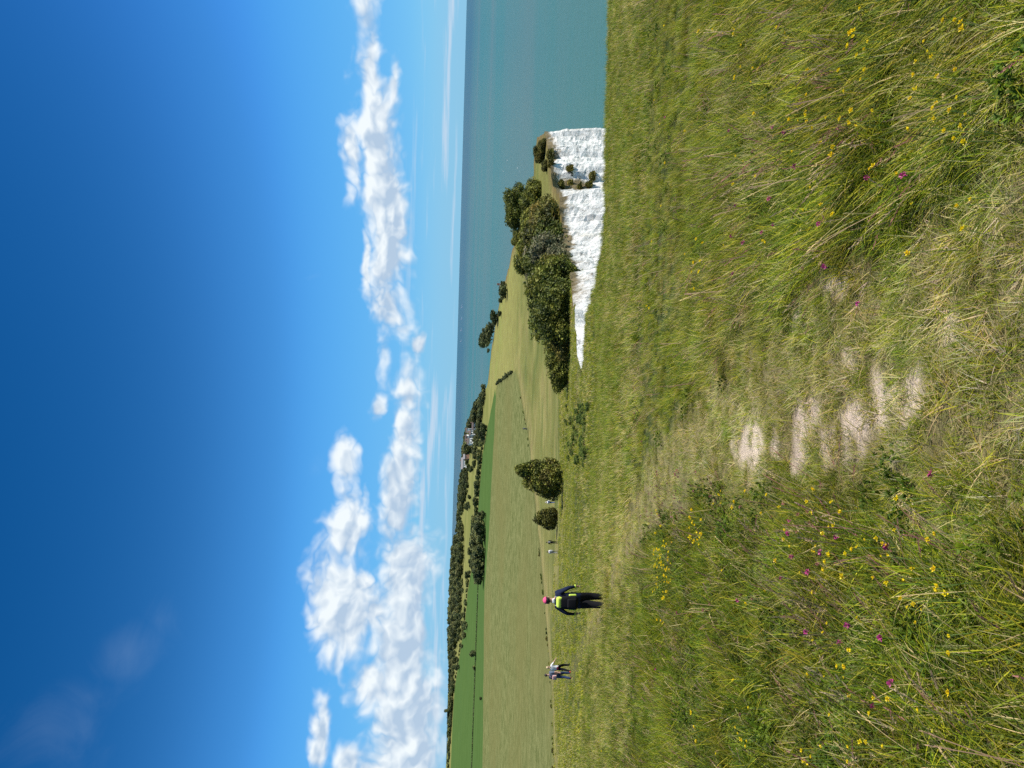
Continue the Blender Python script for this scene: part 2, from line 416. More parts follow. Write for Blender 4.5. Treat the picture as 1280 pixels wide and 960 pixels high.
# ------------------------------------------------------------------ land mesh
def zone_colour(x, y):
    U, V, _ = project(np.stack([x, y, hgt(x, y)], -1))
    green = np.array((.060, .078, .022)); olive = np.array((.185, .185, .052)); straw = np.array((.27, .225, .105)); soil = np.array((.70, .565, .42)); brown = np.array((.15, .10, .045))
    c_ = np.repeat(green[None], len(x), 0)
    def mixin(w, col):
        nonlocal c_
        w = np.clip(w, 0, 1)[:, None]; c_ = c_ * (1 - w) + np.asarray(col) * w
    pm = path_mask(x, y)
    mixin(sstep(y, 85, 150) * .85, olive)
    mixin(sstep(y, 35, 70) * (1 - sstep(y, 85, 150)) * .6, (.135, .155, .036))
    mixin(sstep(fbm(x / 9, y / 5, 5, 4), .5, .68) * sstep(y, 20, 90) * .8, (.24, .215, .075))
    mixin(sstep(fbm(x / 11, y / 6, 55, 4), .52, .66) * sstep(y, 30, 120) * .7, (.095, .125, .03))
    # mown strip along the field
    dl = dist_poly(np.array(meadow_low), x, y)
    mixin((1 - sstep(dl, 4, 10)) * (y > 45) * .75, (.26, .22, .085))
    mixin((1 - sstep(dl, 0, 1.6)) * (y > 40) * .9, (.075, .095, .025))
    mixin(sstep(y, 215, 330) * (x > -20) * .8, (.255, .245, .072))
    mixin(sstep(y, 330, 400) * (x > 5) * sstep(fbm(x / 20, y / 30, 8, 3), .45, .6) * .8, (.20, .235, .055))
    dc = dist_poly(coast, x, y)
    mixin((1 - sstep(dc, .3, 3.2)) * (y > 60) * .75, brown)
    mixin(pm * np.where(y < 30, .9, .35), straw)
    mixin(bare_mask(x, y) * (y < 14), soil)
    return c_

def build_land():
    pts = [tuple(p) for p in land_poly]; n0 = len(pts)
    edges = [(i, (i + 1) % n0) for i in range(n0)]
    def add_line(poly):
        base = len(pts); prev = None
        for a, b in zip(poly[:-1], poly[1:]):
            st = max(1.0, np.hypot(*(.5 * (a + b))) * .012); n = max(1, int(np.hypot(*(b - a)) / st))
            for i in range(n): pts.append(tuple(a + (b - a) * i / n))
        pts.append(tuple(poly[-1]))
        edges.extend((i, i + 1) for i in range(base, len(pts) - 1))
    add_line(list(meadow_poly) + [meadow_poly[0]])
    add_line(crop_top)
    r = np.exp(np.arange(math.log(.7), math.log(2550), .026))
    for i, rr in enumerate(r):
        lim = 178 if rr < 9 else (105 if rr < 60 else 58)
        step = 1.5 if rr < 300 else 1.2
        a = np.radians(np.arange(-lim, lim, step) + (i % 2) * step / 2)
        x, y = rr * np.sin(a), rr * np.cos(a)
        k = inside(land_poly, x, y)
        x, y = x[k], y[k]
        if len(x) == 0: continue
        k = dist_poly(coast, x, y) > rr * .008
        pts.extend(zip(x[k].tolist(), y[k].tolist()))
    res = delaunay_2d_cdt([Vector(p) for p in pts], edges, [], 0, 1e-5)
    v = np.array([(p.x, p.y) for p in res[0]]); f = np.array([t for t in res[2] if len(t) == 3])
    cen = v[f].mean(1)
    k = inside(land_poly, cen[:, 0], cen[:, 1]); f = f[k]; cen = cen[k]
    z = hgt(v[:, 0], v[:, 1]) + ZC
    V3 = np.column_stack([v, z])
    im = inside(meadow_poly, cen[:, 0], cen[:, 1]); ic = inside(crop_poly, cen[:, 0], cen[:, 1]) & ~im
    ih = ~im & ~ic & (cen[:, 1] > 430) & (cen[:, 0] < 0)
    zone = np.where(im, 1, np.where(ic, 2, np.where(ih, 3, 0)))
    for zi, (nm, mt) in enumerate((('ground', 'downland'), ('meadow_field', 'meadow'), ('crop_field', 'crop'), ('hill', 'hill'))):
        ff = f[zone == zi]
        if len(ff) == 0: continue
        used, inv = np.unique(ff, return_inverse=True)
        vv = V3[used]
        col = zone_colour(vv[:, 0], vv[:, 1]) if zi == 0 else None
        me = mesh_np(nm, vv, inv.reshape(-1, 3), [M[mt]], True, col)
        tag(link(nm, me), kind='structure')
build_land()

# ------------------------------------------------------------------ chalk cliff
def chalk_mat():
    m, t, b = new_mat('chalk')
    g = nd(t, 'ShaderNodeNewGeometry'); pos = g.outputs['Position']
    n1 = noise_(t, vmath(t, 'MULTIPLY', pos, (1.0, 1.0, .8)), .9, 8, .72)
    n2 = noise_(t, vmath(t, 'MULTIPLY', pos, (1.0, 1.0, .35)), .16, 5, .6)
    n3 = noise_(t, vmath(t, 'MULTIPLY', pos, (1.0, 1.0, .7)), 1.7, 6, .72)
    col = mixc(t, smooth(t, n1.outputs[0], .35, .55), (.60, .58, .53), (.78, .765, .72))
    col = mixc(t, math_(t, 'MULTIPLY', smooth(t, n3.outputs[0], .575, .64), .8), col, (.20, .195, .18))  # dark specks: flint, plus small spots of shade put into the chalk colour
    crack = noise_(t, vmath(t, 'MULTIPLY', pos, (1.3, 1.3, .16)), 1.0, 5, .65)
    cl = smooth(t, math_(t, 'ABSOLUTE', math_(t, 'SUBTRACT', crack.outputs[0], .5)), 0.0, .022, 1.0, 0.0)
    col = mixc(t, math_(t, 'MULTIPLY', cl, .45), col, (.26, .25, .22))
    band = noise_(t, vmath(t, 'MULTIPLY', pos, (.03, .03, .9)), 1.0, 4, .7)
    fl = math_(t, 'MULTIPLY', smooth(t, band.outputs[0], .58, .64), smooth(t, n1.outputs[0], .48, .58))
    col = mixc(t, math_(t, 'MULTIPLY', fl, .7), col, (.22, .21, .19))
    och = noise_(t, vmath(t, 'MULTIPLY', pos, (.25, .25, .08)), 1.0, 5, .6)
    col = mixc(t, math_(t, 'MULTIPLY', smooth(t, och.outputs[0], .54, .72), .35), col, (.55, .47, .33))
    veg = smooth(t, math_(t, 'ADD', n2.outputs[0], math_(t, 'MULTIPLY', n1.outputs[0], .35)), .80, .88)
    at = nd(t, 'ShaderNodeAttribute', attribute_name='Col')
    sp = nd(t, 'ShaderNodeSeparateColor'); t.links.new(at.outputs['Color'], sp.inputs[0])
    vm = math_(t, 'MAXIMUM', math_(t, 'MULTIPLY', veg, .8), smooth(t, math_(t, 'MULTIPLY_ADD', n1.outputs[0], 1.3, math_(t, 'ADD', sp.outputs[0], -.95)), .1, .45))
    col = mixc(t, vm, col, mixc(t, n3.outputs[0], (.10, .085, .035), (.26, .20, .12)))
    t.links.new(col, b.inputs['Base Color'])
    b.inputs['Roughness'].default_value = .95; b.inputs['Specular IOR Level'].default_value = .1
    bp = nd(t, 'ShaderNodeBump', inp={'Strength': .65, 'Distance': .6}); t.links.new(n1.outputs[0], bp.inputs['Height'])
    t.links.new(bp.outputs[0], b.inputs['Normal'])
    return m
M['chalk'] = chalk_mat()
GULLY_DIR = [pixdir(u, 720) for u in (729, 736)]
def build_cliff():
    depths = np.concatenate([[0, .25], np.arange(.7, 34, .55), np.arange(35, 66, 3.0), [70]])
    zt = hgt(coast[:, 0], coast[:, 1]) + ZC
    n = COASTN; rows = len(depths)
    V3 = np.zeros((n, rows, 3)); C = np.zeros((n, rows, 3))
    thc = coast[:, 0] / coast[:, 1]
    th_g = ((GULLY_DIR[0].x / GULLY_DIR[0].y) + (GULLY_DIR[1].x / GULLY_DIR[1].y)) / 2
    front = (coast[:, 1] < 185) & (coast[:, 1] > 50)
    gully = np.exp(-((thc - th_g) / .011) ** 2) * front
    rim = fbm(sarc / 6, sarc * 0 + 3, 44, 4)
    for i in range(n):
        p = coast[i]; nn = cn[i]
        vis = 48 < p[1] < 235
        for j, dd in enumerate(depths):
            d = dd * (zt[i] + 2) / 72 if dd > 34 else dd
            z = zt[i] - d
            o = .10 * d
            if vis and dd > 0:
                q = Vector((p[0], p[1], z))
                o += (mnoise.fractal(q * Vector((.16, .16, .05)), 1.0, 2.0, 3) * .9 + mnoise.fractal(q * Vector((.9, .9, .07)), .9, 2.1, 3) * .42 + mnoise.fractal(q * Vector((.8, .8, .6)), .8, 2.1, 4) * .30) * min(1, d / 1.5)
                o -= 1.8 * gully[i] * min(1, d / 2)
            V3[i, j] = (p[0] + nn[0] * o, p[1] + nn[1] * o, max(z, -2))
            C[i, j, 0] = min(1, max(.12, (p[1] - 55) / 30)) * max(max(0, 1 - d / (1.4 + 7 * rim[i] ** 2)) * .95, gully[i] * (0.72 + .28 * math.sin(z * .5)))
    idx = np.arange(n * rows).reshape(n, rows)
    f = np.stack([idx[:-1, :-1], idx[:-1, 1:], idx[1:, 1:], idx[1:, :-1]], -1).reshape(-1, 4)
    me = mesh_np('chalk_cliff', V3.reshape(-1, 3), f, [M['chalk']], False, C.reshape(-1, 3))
    o = link('chalk_cliff', me); tag(o, kind='structure')
    return BVHTree.FromPolygons(V3.reshape(-1, 3).tolist(), f.tolist())
CLIFF = build_cliff()

# ------------------------------------------------------------------ sea
def sea_mat():
    m, t, b = new_mat('sea_water')
    g = nd(t, 'ShaderNodeNewGeometry'); pos = g.outputs['Position']
    ln = vmath(t, 'LENGTH', pos)
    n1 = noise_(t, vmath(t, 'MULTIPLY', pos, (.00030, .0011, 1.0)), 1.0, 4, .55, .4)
    n2 = noise_(t, vmath(t, 'MULTIPLY', pos, (.03, .06, 1.0)), 1.0, 6, .6)
    n3 = noise_(t, vmath(t, 'MULTIPLY', pos, (.16, .30, 1.0)), 1.0, 5, .65)
    col = mixc(t, smooth(t, n1.outputs[0], .4, .64), (.046, .144, .114), (.086, .142, .114))  # broad tinted bands: cloud shadows put into the water's base colour
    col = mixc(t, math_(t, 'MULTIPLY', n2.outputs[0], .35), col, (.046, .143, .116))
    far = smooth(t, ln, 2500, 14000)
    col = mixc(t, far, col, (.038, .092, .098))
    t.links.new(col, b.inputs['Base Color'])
    b.inputs['Roughness'].default_value = .32; b.inputs['IOR'].default_value = 1.33; b.inputs['Specular IOR Level'].default_value = .10
    h = math_(t, 'ADD', math_(t, 'MULTIPLY', n2.outputs[0], 1.2), math_(t, 'MULTIPLY', n3.outputs[0], .5))
    bp = nd(t, 'ShaderNodeBump', inp={'Strength': .55, 'Distance': 1.6}); t.links.new(h, bp.inputs['Height'])
    t.links.new(bp.outputs[0], b.inputs['Normal'])
    return m
M['sea'] = sea_mat()
rr = [0, 60, 250, 700, 2000, 6000, 20000, 70000, 250000]
vs = [(0, 0, 0)]; fs = []
for r_ in rr[1:]:
    for k in range(96): a = 2 * math.pi * k / 96; vs.append((r_ * math.sin(a), r_ * math.cos(a), 0))
for k in range(96): fs.append((0, 1 + (k + 1) % 96, 1 + k))
for q in range(len(rr) - 2):
    for k in range(96):
        a, b_ = 1 + q * 96 + k, 1 + q * 96 + (k + 1) % 96
        fs.append((a, b_, b_ + 96, a + 96))
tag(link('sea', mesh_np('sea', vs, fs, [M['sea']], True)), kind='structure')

# ------------------------------------------------------------------ grass
GREEN = np.array((.170, .240, .015)); YGREEN = np.array((.36, .365, .028)); STRAW = np.array((.56, .46, .20)); DARK = np.array((.080, .125, .014)); PURP = np.array((.27, .17, .12)); PALE = np.array((.36, .36, .14))
def blades(n, lmin, lmax, w, spread, tilt0, bend, azs, palette, probs, seed, segs=4, leafy=False, zoff=0):
    g = np.random.default_rng(seed)
    L_ = g.uniform(lmin, lmax, n) ; az_ = g.normal(0, azs, n)
    br = spread * np.sqrt(g.random(n)); ba = g.uniform(0, 2 * np.pi, n)
    bx, by = br * np.cos(ba), br * np.sin(ba)
    t0 = np.clip(g.normal(tilt0, .22, n), 0, 1.5); bd = np.clip(g.normal(bend, .3, n), 0, 1.6)
    ww = w * g.uniform(.6, 1.3, n); tw = g.normal(0, .6, n)
    pal = np.asarray(palette); ci = g.choice(len(pal), n, p=np.asarray(probs) / sum(probs))
    colr = np.clip(pal[ci] * g.uniform(.72, 1.25, (n, 1)) * g.uniform(.93, 1.07, (n, 3)), 0, .8)
    V_, C_ = np.zeros((n, segs + 1, 2, 3)), np.zeros((n, segs + 1, 2, 3))
    x, y, z = bx.copy(), by.copy(), np.full(n, zoff - .012)
    for s in range(segs + 1):
        t = s / segs
        prof = (math.sin(math.pi * min(1, .12 + t * .95)) if leafy else max(.06, (1 - t ** 1.8) * (.75 + .25 * min(1, t * 4))))
        sx, sy = -np.sin(az_ + tw), np.cos(az_ + tw)
        V_[:, s, 0] = np.stack([x - sx * ww * prof / 2, y - sy * ww * prof / 2, z], -1)
        V_[:, s, 1] = np.stack([x + sx * ww * prof / 2, y + sy * ww * prof / 2, z], -1)
        C_[:, s] = colr[:, None]
        ang = t0 + bd * (s + .5) / segs
        x = x + L_ / segs * np.sin(ang) * np.cos(az_); y = y + L_ / segs * np.sin(ang) * np.sin(az_); z = np.maximum(z + L_ / segs * np.cos(ang), zoff + .004)
    base = (np.arange(n) * (segs + 1) * 2)[:, None]
    q = np.array([[s * 2, s * 2 + 1, s * 2 + 3, s * 2 + 2] for s in range(segs)])
    F = (base[:, None] + q[None]).reshape(-1, 4)
    return V_.reshape(-1, 3), F, C_.reshape(-1, 3)
def join(parts):
    V_, F_, C_ = [], [], []; o = 0
    for v, f, c_ in parts: V_.append(v); F_.append(f + o); C_.append(c_); o += len(v)
    return np.concatenate(V_), np.concatenate(F_), np.concatenate(C_)
def seedheads(n, seed, palette):
    g = np.random.default_rng(seed); parts = []
    for i in range(n):
        s = int(g.integers(1e9)); gg = np.random.default_rng(s)
        Lg = gg.uniform(.28, .5); a = gg.normal(0, .5); t0 = gg.uniform(.3, .9); bd = gg.uniform(.1, .7); c0 = np.asarray(palette[gg.integers(len(palette))])
        b0 = gg.normal(0, .05, 2); x, y, z = b0[0], b0[1], 0.; pts = []
        for k in range(7):
            pts.append((x, y, z)); an = t0 + bd * k / 6
            x += Lg / 6 * math.sin(an) * math.cos(a); y += Lg / 6 * math.sin(an) * math.sin(a); z += Lg / 6 * math.cos(an)
        pts = np.array(pts); w = .0018
        side = np.array((-math.sin(a), math.cos(a), .2)) * w
        V_ = np.concatenate([np.stack([p - side, p + side]) for p in pts]); F = np.array([[2 * k, 2 * k + 1, 2 * k + 3, 2 * k + 2] for k in range(6)])
        parts.append((V_, F, np.repeat(c0[None] * .8, len(V_), 0)))
        tip, dr = pts[-1], (pts[-1] - pts[-2]) / np.linalg.norm(pts[-1] - pts[-2])
        m = 9; hv = []
        for k in range(m):
            p = pts[-1] + dr * (k / m - .75) * .085; o = gg.normal(0, 1, 3); o -= dr * (o @ dr); o /= np.linalg.norm(o) + 1e-9
            e = p + o * .009 * (1.2 - k / m) + dr * .014; s2 = np.cross(dr, o) * .0032
            hv.append(np.array([p - s2, p + s2, e + s2 * .4, e - s2 * .4]))
        hv = np.concatenate(hv); parts.append((hv, np.arange(m * 4).reshape(m, 4), np.repeat(np.clip(c0 * 1.15, 0, .8)[None], m * 4, 0)))
    return join(parts)
def herb(seed):
    g = np.random.default_rng(seed); parts = []
    for k in range(26):
        v, f, c_ = blades(6, .014, .034, .011, .006, .9, .6, 1.9, (DARK * 1.2, GREEN, np.array((.13, .18, .03))), (4, 4, 2), seed * 31 + k, 3, True, g.uniform(.02, .11))
        a = g.uniform(0, 6.28); r_ = .10 * math.sqrt(g.random()); v = v + np.array((r_ * math.cos(a), r_ * math.sin(a), 0)); parts.append((v, f, c_))
    return join(parts)
PROTO = {}
def proto(kind, arr):
    c_ = bpy.data.collections.new('proto_' + kind)
    for i, (v, f, cc) in enumerate(arr):
        me = mesh_np(kind, v, f, [M['grass']], True, cc)
        o = bpy.data.objects.new('%s_%02d' % (kind, i), me); c_.objects.link(o)
    PROTO[kind] = (c_, len(arr))
mix_g = (GREEN, YGREEN, DARK, STRAW, PALE)
proto('long', [blades(56, .10, .32, .0066, .09, .42, .95, .95, mix_g, (40, 32, 22, 4, 3), 100 + i, 5) for i in range(6)])
proto('mixed', [blades(54, .09, .28, .0045, .09, .6, .9, 1.05, mix_g, (30, 30, 14, 16, 10), 200 + i, 5) for i in range(4)])
proto('turf', [blades(60, .035, .10, .0040, .085, .5, .7, 2.2, mix_g, (38, 26, 16, 10, 10), 300 + i, 3) for i in range(4)])
proto('thatch', [blades(46, .06, .19, .0042, .09, 1.05, .45, 1.3, (STRAW, PALE, YGREEN, GREEN, np.array((.56, .47, .33))), (34, 20, 20, 12, 14), 400 + i, 4) for i in range(4)])
proto('herbs', [herb(500 + i) for i in range(3)])
proto('seed', [seedheads(5, 600 + i, [STRAW, (.36, .27, .15), (.42, .33, .2), (.30, .16, .11)]) for i in range(4)])
proto('midgrass', [blades(34, .10, .30, .011, .16, .5, .7, 1.0, mix_g, (36, 28, 20, 10, 6), 700 + i, 3) for i in range(4)])
proto('midstraw', [blades(34, .10, .28, .010, .16, .65, .7, 1.2, mix_g, (18, 30, 8, 26, 18), 750 + i, 3) for i in range(4)])
proto('fargrass', [blades(24, .12, .34, .030, .32, .5, .6, 2.0, mix_g, (34, 32, 18, 9, 7), 800 + i, 2) for i in range(3)])
proto('farstraw', [blades(24, .12, .34, .028, .32, .6, .6, 2.0, mix_g, (12, 34, 4, 30, 20), 850 + i, 2) for i in range(3)])

def gn_scatter(name, kind, pts, rot, scl, label, cat):
    c_, n = PROTO[kind]
    me = bpy.data.meshes.new(name); me.vertices.add(len(pts)); me.vertices.foreach_set('co', np.asarray(pts, np.float32).ravel())
    a = me.attributes.new('rot', 'FLOAT_VECTOR', 'POINT'); a.data.foreach_set('vector', np.asarray(rot, np.float32).ravel())
    a = me.attributes.new('scl', 'FLOAT_VECTOR', 'POINT'); a.data.foreach_set('vector', np.asarray(scl, np.float32).ravel())
    a = me.attributes.new('pick', 'INT', 'POINT'); a.data.foreach_set('value', rng.integers(0, n, len(pts)).astype(np.int32))
    me.materials.append(M['grass'])
    o = link(name, me); tag(o, label, cat, kind='stuff')
    g = bpy.data.node_groups.new('scatter_' + name, 'GeometryNodeTree')
    g.interface.new_socket('Geometry', in_out='INPUT', socket_type='NodeSocketGeometry'); g.interface.new_socket('Geometry', in_out='OUTPUT', socket_type='NodeSocketGeometry')
    gi = g.nodes.new('NodeGroupInput'); go = g.nodes.new('NodeGroupOutput'); ip = g.nodes.new('GeometryNodeInstanceOnPoints')
    ci = g.nodes.new('GeometryNodeCollectionInfo'); ci.inputs['Collection'].default_value = c_; ci.inputs['Separate Children'].default_value = True; ci.inputs['Reset Children'].default_value = True
    def na(nm, dt):
        k = g.nodes.new('GeometryNodeInputNamedAttribute'); k.data_type = dt; k.inputs['Name'].default_value = nm; return k.outputs['Attribute']
    g.links.new(gi.outputs[0], ip.inputs['Points']); g.links.new(ci.outputs[0], ip.inputs['Instance'])
    ip.inputs['Pick Instance'].default_value = True
    g.links.new(na('pick', 'INT'), ip.inputs['Instance Index'])
    er = g.nodes.new('FunctionNodeEulerToRotation'); g.links.new(na('rot', 'FLOAT_VECTOR'), er.inputs[0]); g.links.new(er.outputs[0], ip.inputs['Rotation'])
    g.links.new(na('scl', 'FLOAT_VECTOR'), ip.inputs['Scale']); g.links.new(ip.outputs[0], go.inputs[0])
    md = o.modifiers.new('scatter', 'NODES'); md.node_group = g

def wedge(y0, y1, dens, slope=.56, pad=1.7):
    n = int(dens * ((slope * (y1 ** 2 - y0 ** 2)) + 2 * pad * (y1 - y0)))
    out = rng.random((n * 2, 3)); y = y0 + (y1 - y0) * out[:, 0]; wmax = slope * y1 + pad
    x = (out[:, 1] * 2 - 1) * wmax; k = np.abs(x) < slope * y + pad
    x, y = x[k][:n], y[k][:n]
    k = inside(land_poly, x, y); return x[k], y[k]
def side_of_path(x, y):       # + right of the path, - left
    j = np.interp(y, path_line[:12, 1], path_line[:12, 0]); return x - j
pools = {}
def put(kind, x, y, rz, s, sz=None):
    if len(x) == 0: return
    z = hgt(x, y) + ZC
    pts = np.column_stack([x, y, z]); rot = np.column_stack([rng.normal(0, .08, len(x)) , rng.normal(0, .08, len(x)), rz])
    sz = s if sz is None else sz
    pools.setdefault(kind, []).append((pts, rot, np.column_stack([s, s, sz])))
def lean(x, y, sd):
    base = np.where(sd > 0, R(158), R(22))                 # the tall grass flops over towards the path and downhill
    base = base + (fbm(x / .55, y / .55, 61, 3) - .5) * 5.0
    return base + rng.normal(0, .6, len(x))
def near_zone(y0, y1, dens, far=0):
    x, y = wedge(y0, y1, dens)
    sd_ = side_of_path(x, y); pm = path_mask(x, y); bm = bare_mask(x, y); rz = lean(x, y, sd_)
    U, V, _ = project(np.column_stack([x, y, hgt(x, y)]))
    u = rng.random(len(x)); keep = (rng.random(len(x)) > bm * .93)
    patch = fbm(x / 1.3, y / 1.3, 71, 3); herbp = sstep(fbm(x / .8, y / .8, 72, 3) + .12 * (sd_ < 0), .5, .66)
    short = sstep(y, 5.5, 11) * (sd_ > -.5) + sstep(y, 9, 16) * (sd_ <= -.5)
    onp = (rng.random(len(x)) < pm) & keep
    off = ~onp & keep & (rng.random(len(x)) > bm * .8)
    long_, mix_, turf_, thatch_, herb_, seed_ = ('long', 'mixed', 'turf', 'thatch', 'herbs', 'seed')
    a = onp & (u < .50); put(thatch_, x[a], y[a], rz[a] + rng.normal(0, .8, a.sum()), rng.uniform(.6, 1.05, a.sum()))
    a = onp & (u >= .50) & (u < .90); put(turf_, x[a], y[a], rng.uniform(0, 6.28, a.sum()), rng.uniform(.6, 1.1, a.sum()))
    a = onp & (u >= .90); put(mix_, x[a], y[a], rz[a], rng.uniform(.4, .6, a.sum()))
    ph = herbp * np.where(sd_ > 0, .12, .36) * (1 - .5 * short) * np.where(y < 3, .4, 1)
    h = off & (u < ph); put(herb_, x[h], y[h], rng.uniform(0, 6.28, h.sum()), rng.uniform(.7, 1.15, h.sum()))
    s_ = off & (u >= ph) & (u < ph + .055 * (1 - .5 * short)); put(seed_, x[s_], y[s_], rz[s_], rng.uniform(.75, 1.15, s_.sum()))
    rest = off & (u >= ph + .055 * (1 - .5 * short))
    v2 = rng.random(len(x)); pmx = .16 + .55 * sstep(patch, .46, .66) + .05 * short
    sc = rng.uniform(.75, 1.15, len(x)) * (1 - .48 * short) * (1 - .45 * np.clip(pm * 2, 0, 1))
    a = rest & (v2 < pmx); put(mix_, x[a], y[a], rz[a], sc[a])
    a = rest & (v2 >= pmx); put(long_, x[a], y[a], rz[a], sc[a])
near_zone(.5, 4.5, 190); near_zone(4.5, 8, 125); near_zone(8, 13, 80)
x, y = wedge(.5, 7, 110); k = (path_mask(x, y) > .25) & (rng.random(len(x)) > bare_mask(x, y) * .93); x, y = x[k], y[k]     # fine trodden sward
k = rng.random(len(x)) < .38
put('thatch', x[k], y[k], rng.uniform(0, 6.28, k.sum()), rng.uniform(.35, .7, k.sum())); put('turf', x[~k], y[~k], rng.uniform(0, 6.28, (~k).sum()), rng.uniform(.4, .8, (~k).sum()))
def mid_zone(y0, y1, dens, kg, ks, k0, k1):
    x, y = wedge(y0, y1, dens, .56, 2.0)
    U, V, _ = project(np.column_stack([x, y, hgt(x, y)]))
    ok = ~inside(meadow_poly, x, y) & (rng.random(len(x)) > sstep(y + (fbm(x / 12, y / 25, 91, 3) - .5) * 90, 48, 140)); x, y, U, V = x[ok], y[ok], U[ok], V[ok]
    sd_ = side_of_path(x, y); pm = path_mask(x, y)
    rz = lean(x, y, sd_); patch = fbm(x / 3.2, y / 3.2, 73, 4)
    band = np.exp(-((V - (748 + .03 * (U - 100))) / 22) ** 2) * (U < 330)          # belt of bleached grass across the left
    lush = np.exp(-((V - 718) / 17) ** 2) * (U < 350) * (U > 60)
    ps = np.clip(.27 + 2.1 * (patch - .5) + .45 * band + .6 * pm - .25 * lush + .25 * (U < 160) * (V > 760), .03, .95)
    dl = dist_poly(np.array(meadow_low), x, y); ps = np.clip(ps + .4 * (1 - sstep(dl, 5, 11)) * (dl > 1.6), 0, .95)
    s = rng.uniform(k0, k1, len(x)) * (1 - .45 * pm) * (1 - .3 * np.clip(lush, 0, 1)) * (1 - .5 * (1 - sstep(dl, 4, 10)) * (dl > 1.6))
    u = rng.random(len(x)) < ps
    put(ks, x[u], y[u], rz[u], s[u]); put(kg, x[~u], y[~u], rz[~u], s[~u])
mid_zone(13, 30, 44, 'midgrass', 'midstraw', .5, .95)
mid_zone(30, 70, 9, 'fargrass', 'farstraw', .5, .9)
mid_zone(70, 175, 3.0, 'fargrass', 'farstraw', .8, 1.3)
fx, fy = pg(209, 759)
a_ = rng.uniform(0, 6.28, 60); r0 = .12 + .55 * rng.random(60)
put('mixed', fx + r0 * np.cos(a_), fy - .12 + r0 * np.sin(a_), rng.uniform(0, 6.28, 60), rng.uniform(1.0, 1.6, 60)); put('midstraw', fx + 1.3 * r0 * np.sin(a_), fy - .15 + r0 * np.cos(a_), rng.uniform(0, 6.28, 60), rng.uniform(.8, 1.2, 60))
NAMES = {'long': ('long_grass', 'long green grass leaning over on both sides of the worn path', 'grass'),
         'mixed': ('mixed_grass', 'yellowing mixed meadow grass among the green blades', 'grass'),
         'turf': ('turf_grass', 'short trodden turf growing in the worn path', 'grass'),
         'thatch': ('dry_thatch', 'flattened straw coloured dry grass lying on the path', 'grass'),
         'herbs': ('meadow_herbs', 'low dark leafy herbs between the grass tufts', 'herbs'),
         'seed': ('seed_grass', 'thin grass stalks with straw and purple seed heads', 'grass'),
         'midgrass': ('slope_grass', 'green grass on the slope below the worn path', 'grass'),
         'midstraw': ('slope_straw', 'bleached grass in patches on the slope', 'grass'),
         'fargrass': ('clifftop_grass', 'rough green grass along the clifftop further down', 'grass'),
         'farstraw': ('clifftop_straw', 'rough bleached grass along the clifftop further down', 'grass')}
for k, lst in pools.items():
    gn_scatter(NAMES[k][0], k, np.concatenate([a[0] for a in lst]), np.concatenate([a[1] for a in lst]), np.concatenate([a[2] for a in lst]), NAMES[k][1], NAMES[k][2])
print('GRASS', {k: sum(len(a[0]) for a in l) for k, l in pools.items()})

# ------------------------------------------------------------------ trees and shrubs
def crown_mesh(name, lobes, nleaf, leaf, palette, seed, mat, core=.72, zmin=.02):
    g = np.random.default_rng(seed); lob = np.array(lobes, float)
    vol = np.prod(lob[:, 3:6], 1) ** (2 / 3); cnt = (nleaf * vol / vol.sum()).astype(int)
    P, Nn = [], []
    for i, (x, y, z, a, b_, c_) in enumerate(lob):
        m = cnt[i] * 2; d = g.normal(0, 1, (m, 3)); d /= np.linalg.norm(d, axis=1)[:, None]
        bump = 1 + .22 * (vnoise(d[:, 0] * 2.6 + i * 7, d[:, 1] * 2.6 + d[:, 2] * 3.1, seed) - .5) * 2
        p = np.array((x, y, z)) + d * np.array((a, b_, c_)) * (bump * g.uniform(.68, 1.06, m))[:, None]
        ins = np.zeros(m, bool)
        for j, q in enumerate(lob):
            if j != i: ins |= (((p - q[:3]) / q[3:6]) ** 2).sum(1) < .55
        p, d = p[~ins][:cnt[i]], d[~ins][:cnt[i]]
        P.append(p); Nn.append(d)
    P, Nn = np.concatenate(P), np.concatenate(Nn)
    k = P[:, 2] > zmin; P, Nn = P[k], Nn[k]; n = len(P)
    nr = Nn * .55 + g.normal(0, .6, (n, 3)); nr /= np.linalg.norm(nr, axis=1)[:, None]
    t1 = np.cross(nr, g.normal(0, 1, (n, 3))); t1 /= np.linalg.norm(t1, axis=1)[:, None]; t2 = np.cross(nr, t1)
    s = (leaf * g.uniform(.55, 1.35, n))[:, None]
    V_ = np.stack([P - t1 * s, P - t2 * s * .6 + nr * s * .15, P + t1 * s, P + t2 * s * .6 + nr * s * .15], 1)
    pal = np.asarray(palette); tone = vnoise(P[:, 0] / (leaf * 5) + 50, P[:, 1] / (leaf * 5) + P[:, 2] / (leaf * 4) + 9, seed + 3)
    ci = np.clip((tone * 1.3 - .15 + g.normal(0, .16, n)) * len(pal), 0, len(pal) - 1).astype(int)
    C_ = np.repeat((pal[ci] * g.uniform(.75, 1.25, (n, 1)))[:, None], 4, 1)
    Vs, Cs = V_.reshape(-1, 3), C_.reshape(-1, 3); Fs = np.arange(n * 4).reshape(n, 4).tolist()
    o = len(Vs); add = []; addc = []
    for x, y, z, a, b_, c_ in lob:                       # solid core of each lobe, in the darkest leaf tone
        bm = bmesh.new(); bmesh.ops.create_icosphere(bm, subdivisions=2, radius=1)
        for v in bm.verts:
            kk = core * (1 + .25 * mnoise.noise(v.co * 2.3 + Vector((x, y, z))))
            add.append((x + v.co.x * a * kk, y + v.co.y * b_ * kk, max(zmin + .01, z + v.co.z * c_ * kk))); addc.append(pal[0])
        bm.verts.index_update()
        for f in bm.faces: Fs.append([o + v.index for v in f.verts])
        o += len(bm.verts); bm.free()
    return mesh_np(name, np.concatenate([Vs, np.array(add)]), Fs, [mat], False, np.concatenate([Cs, np.array(addc)]))
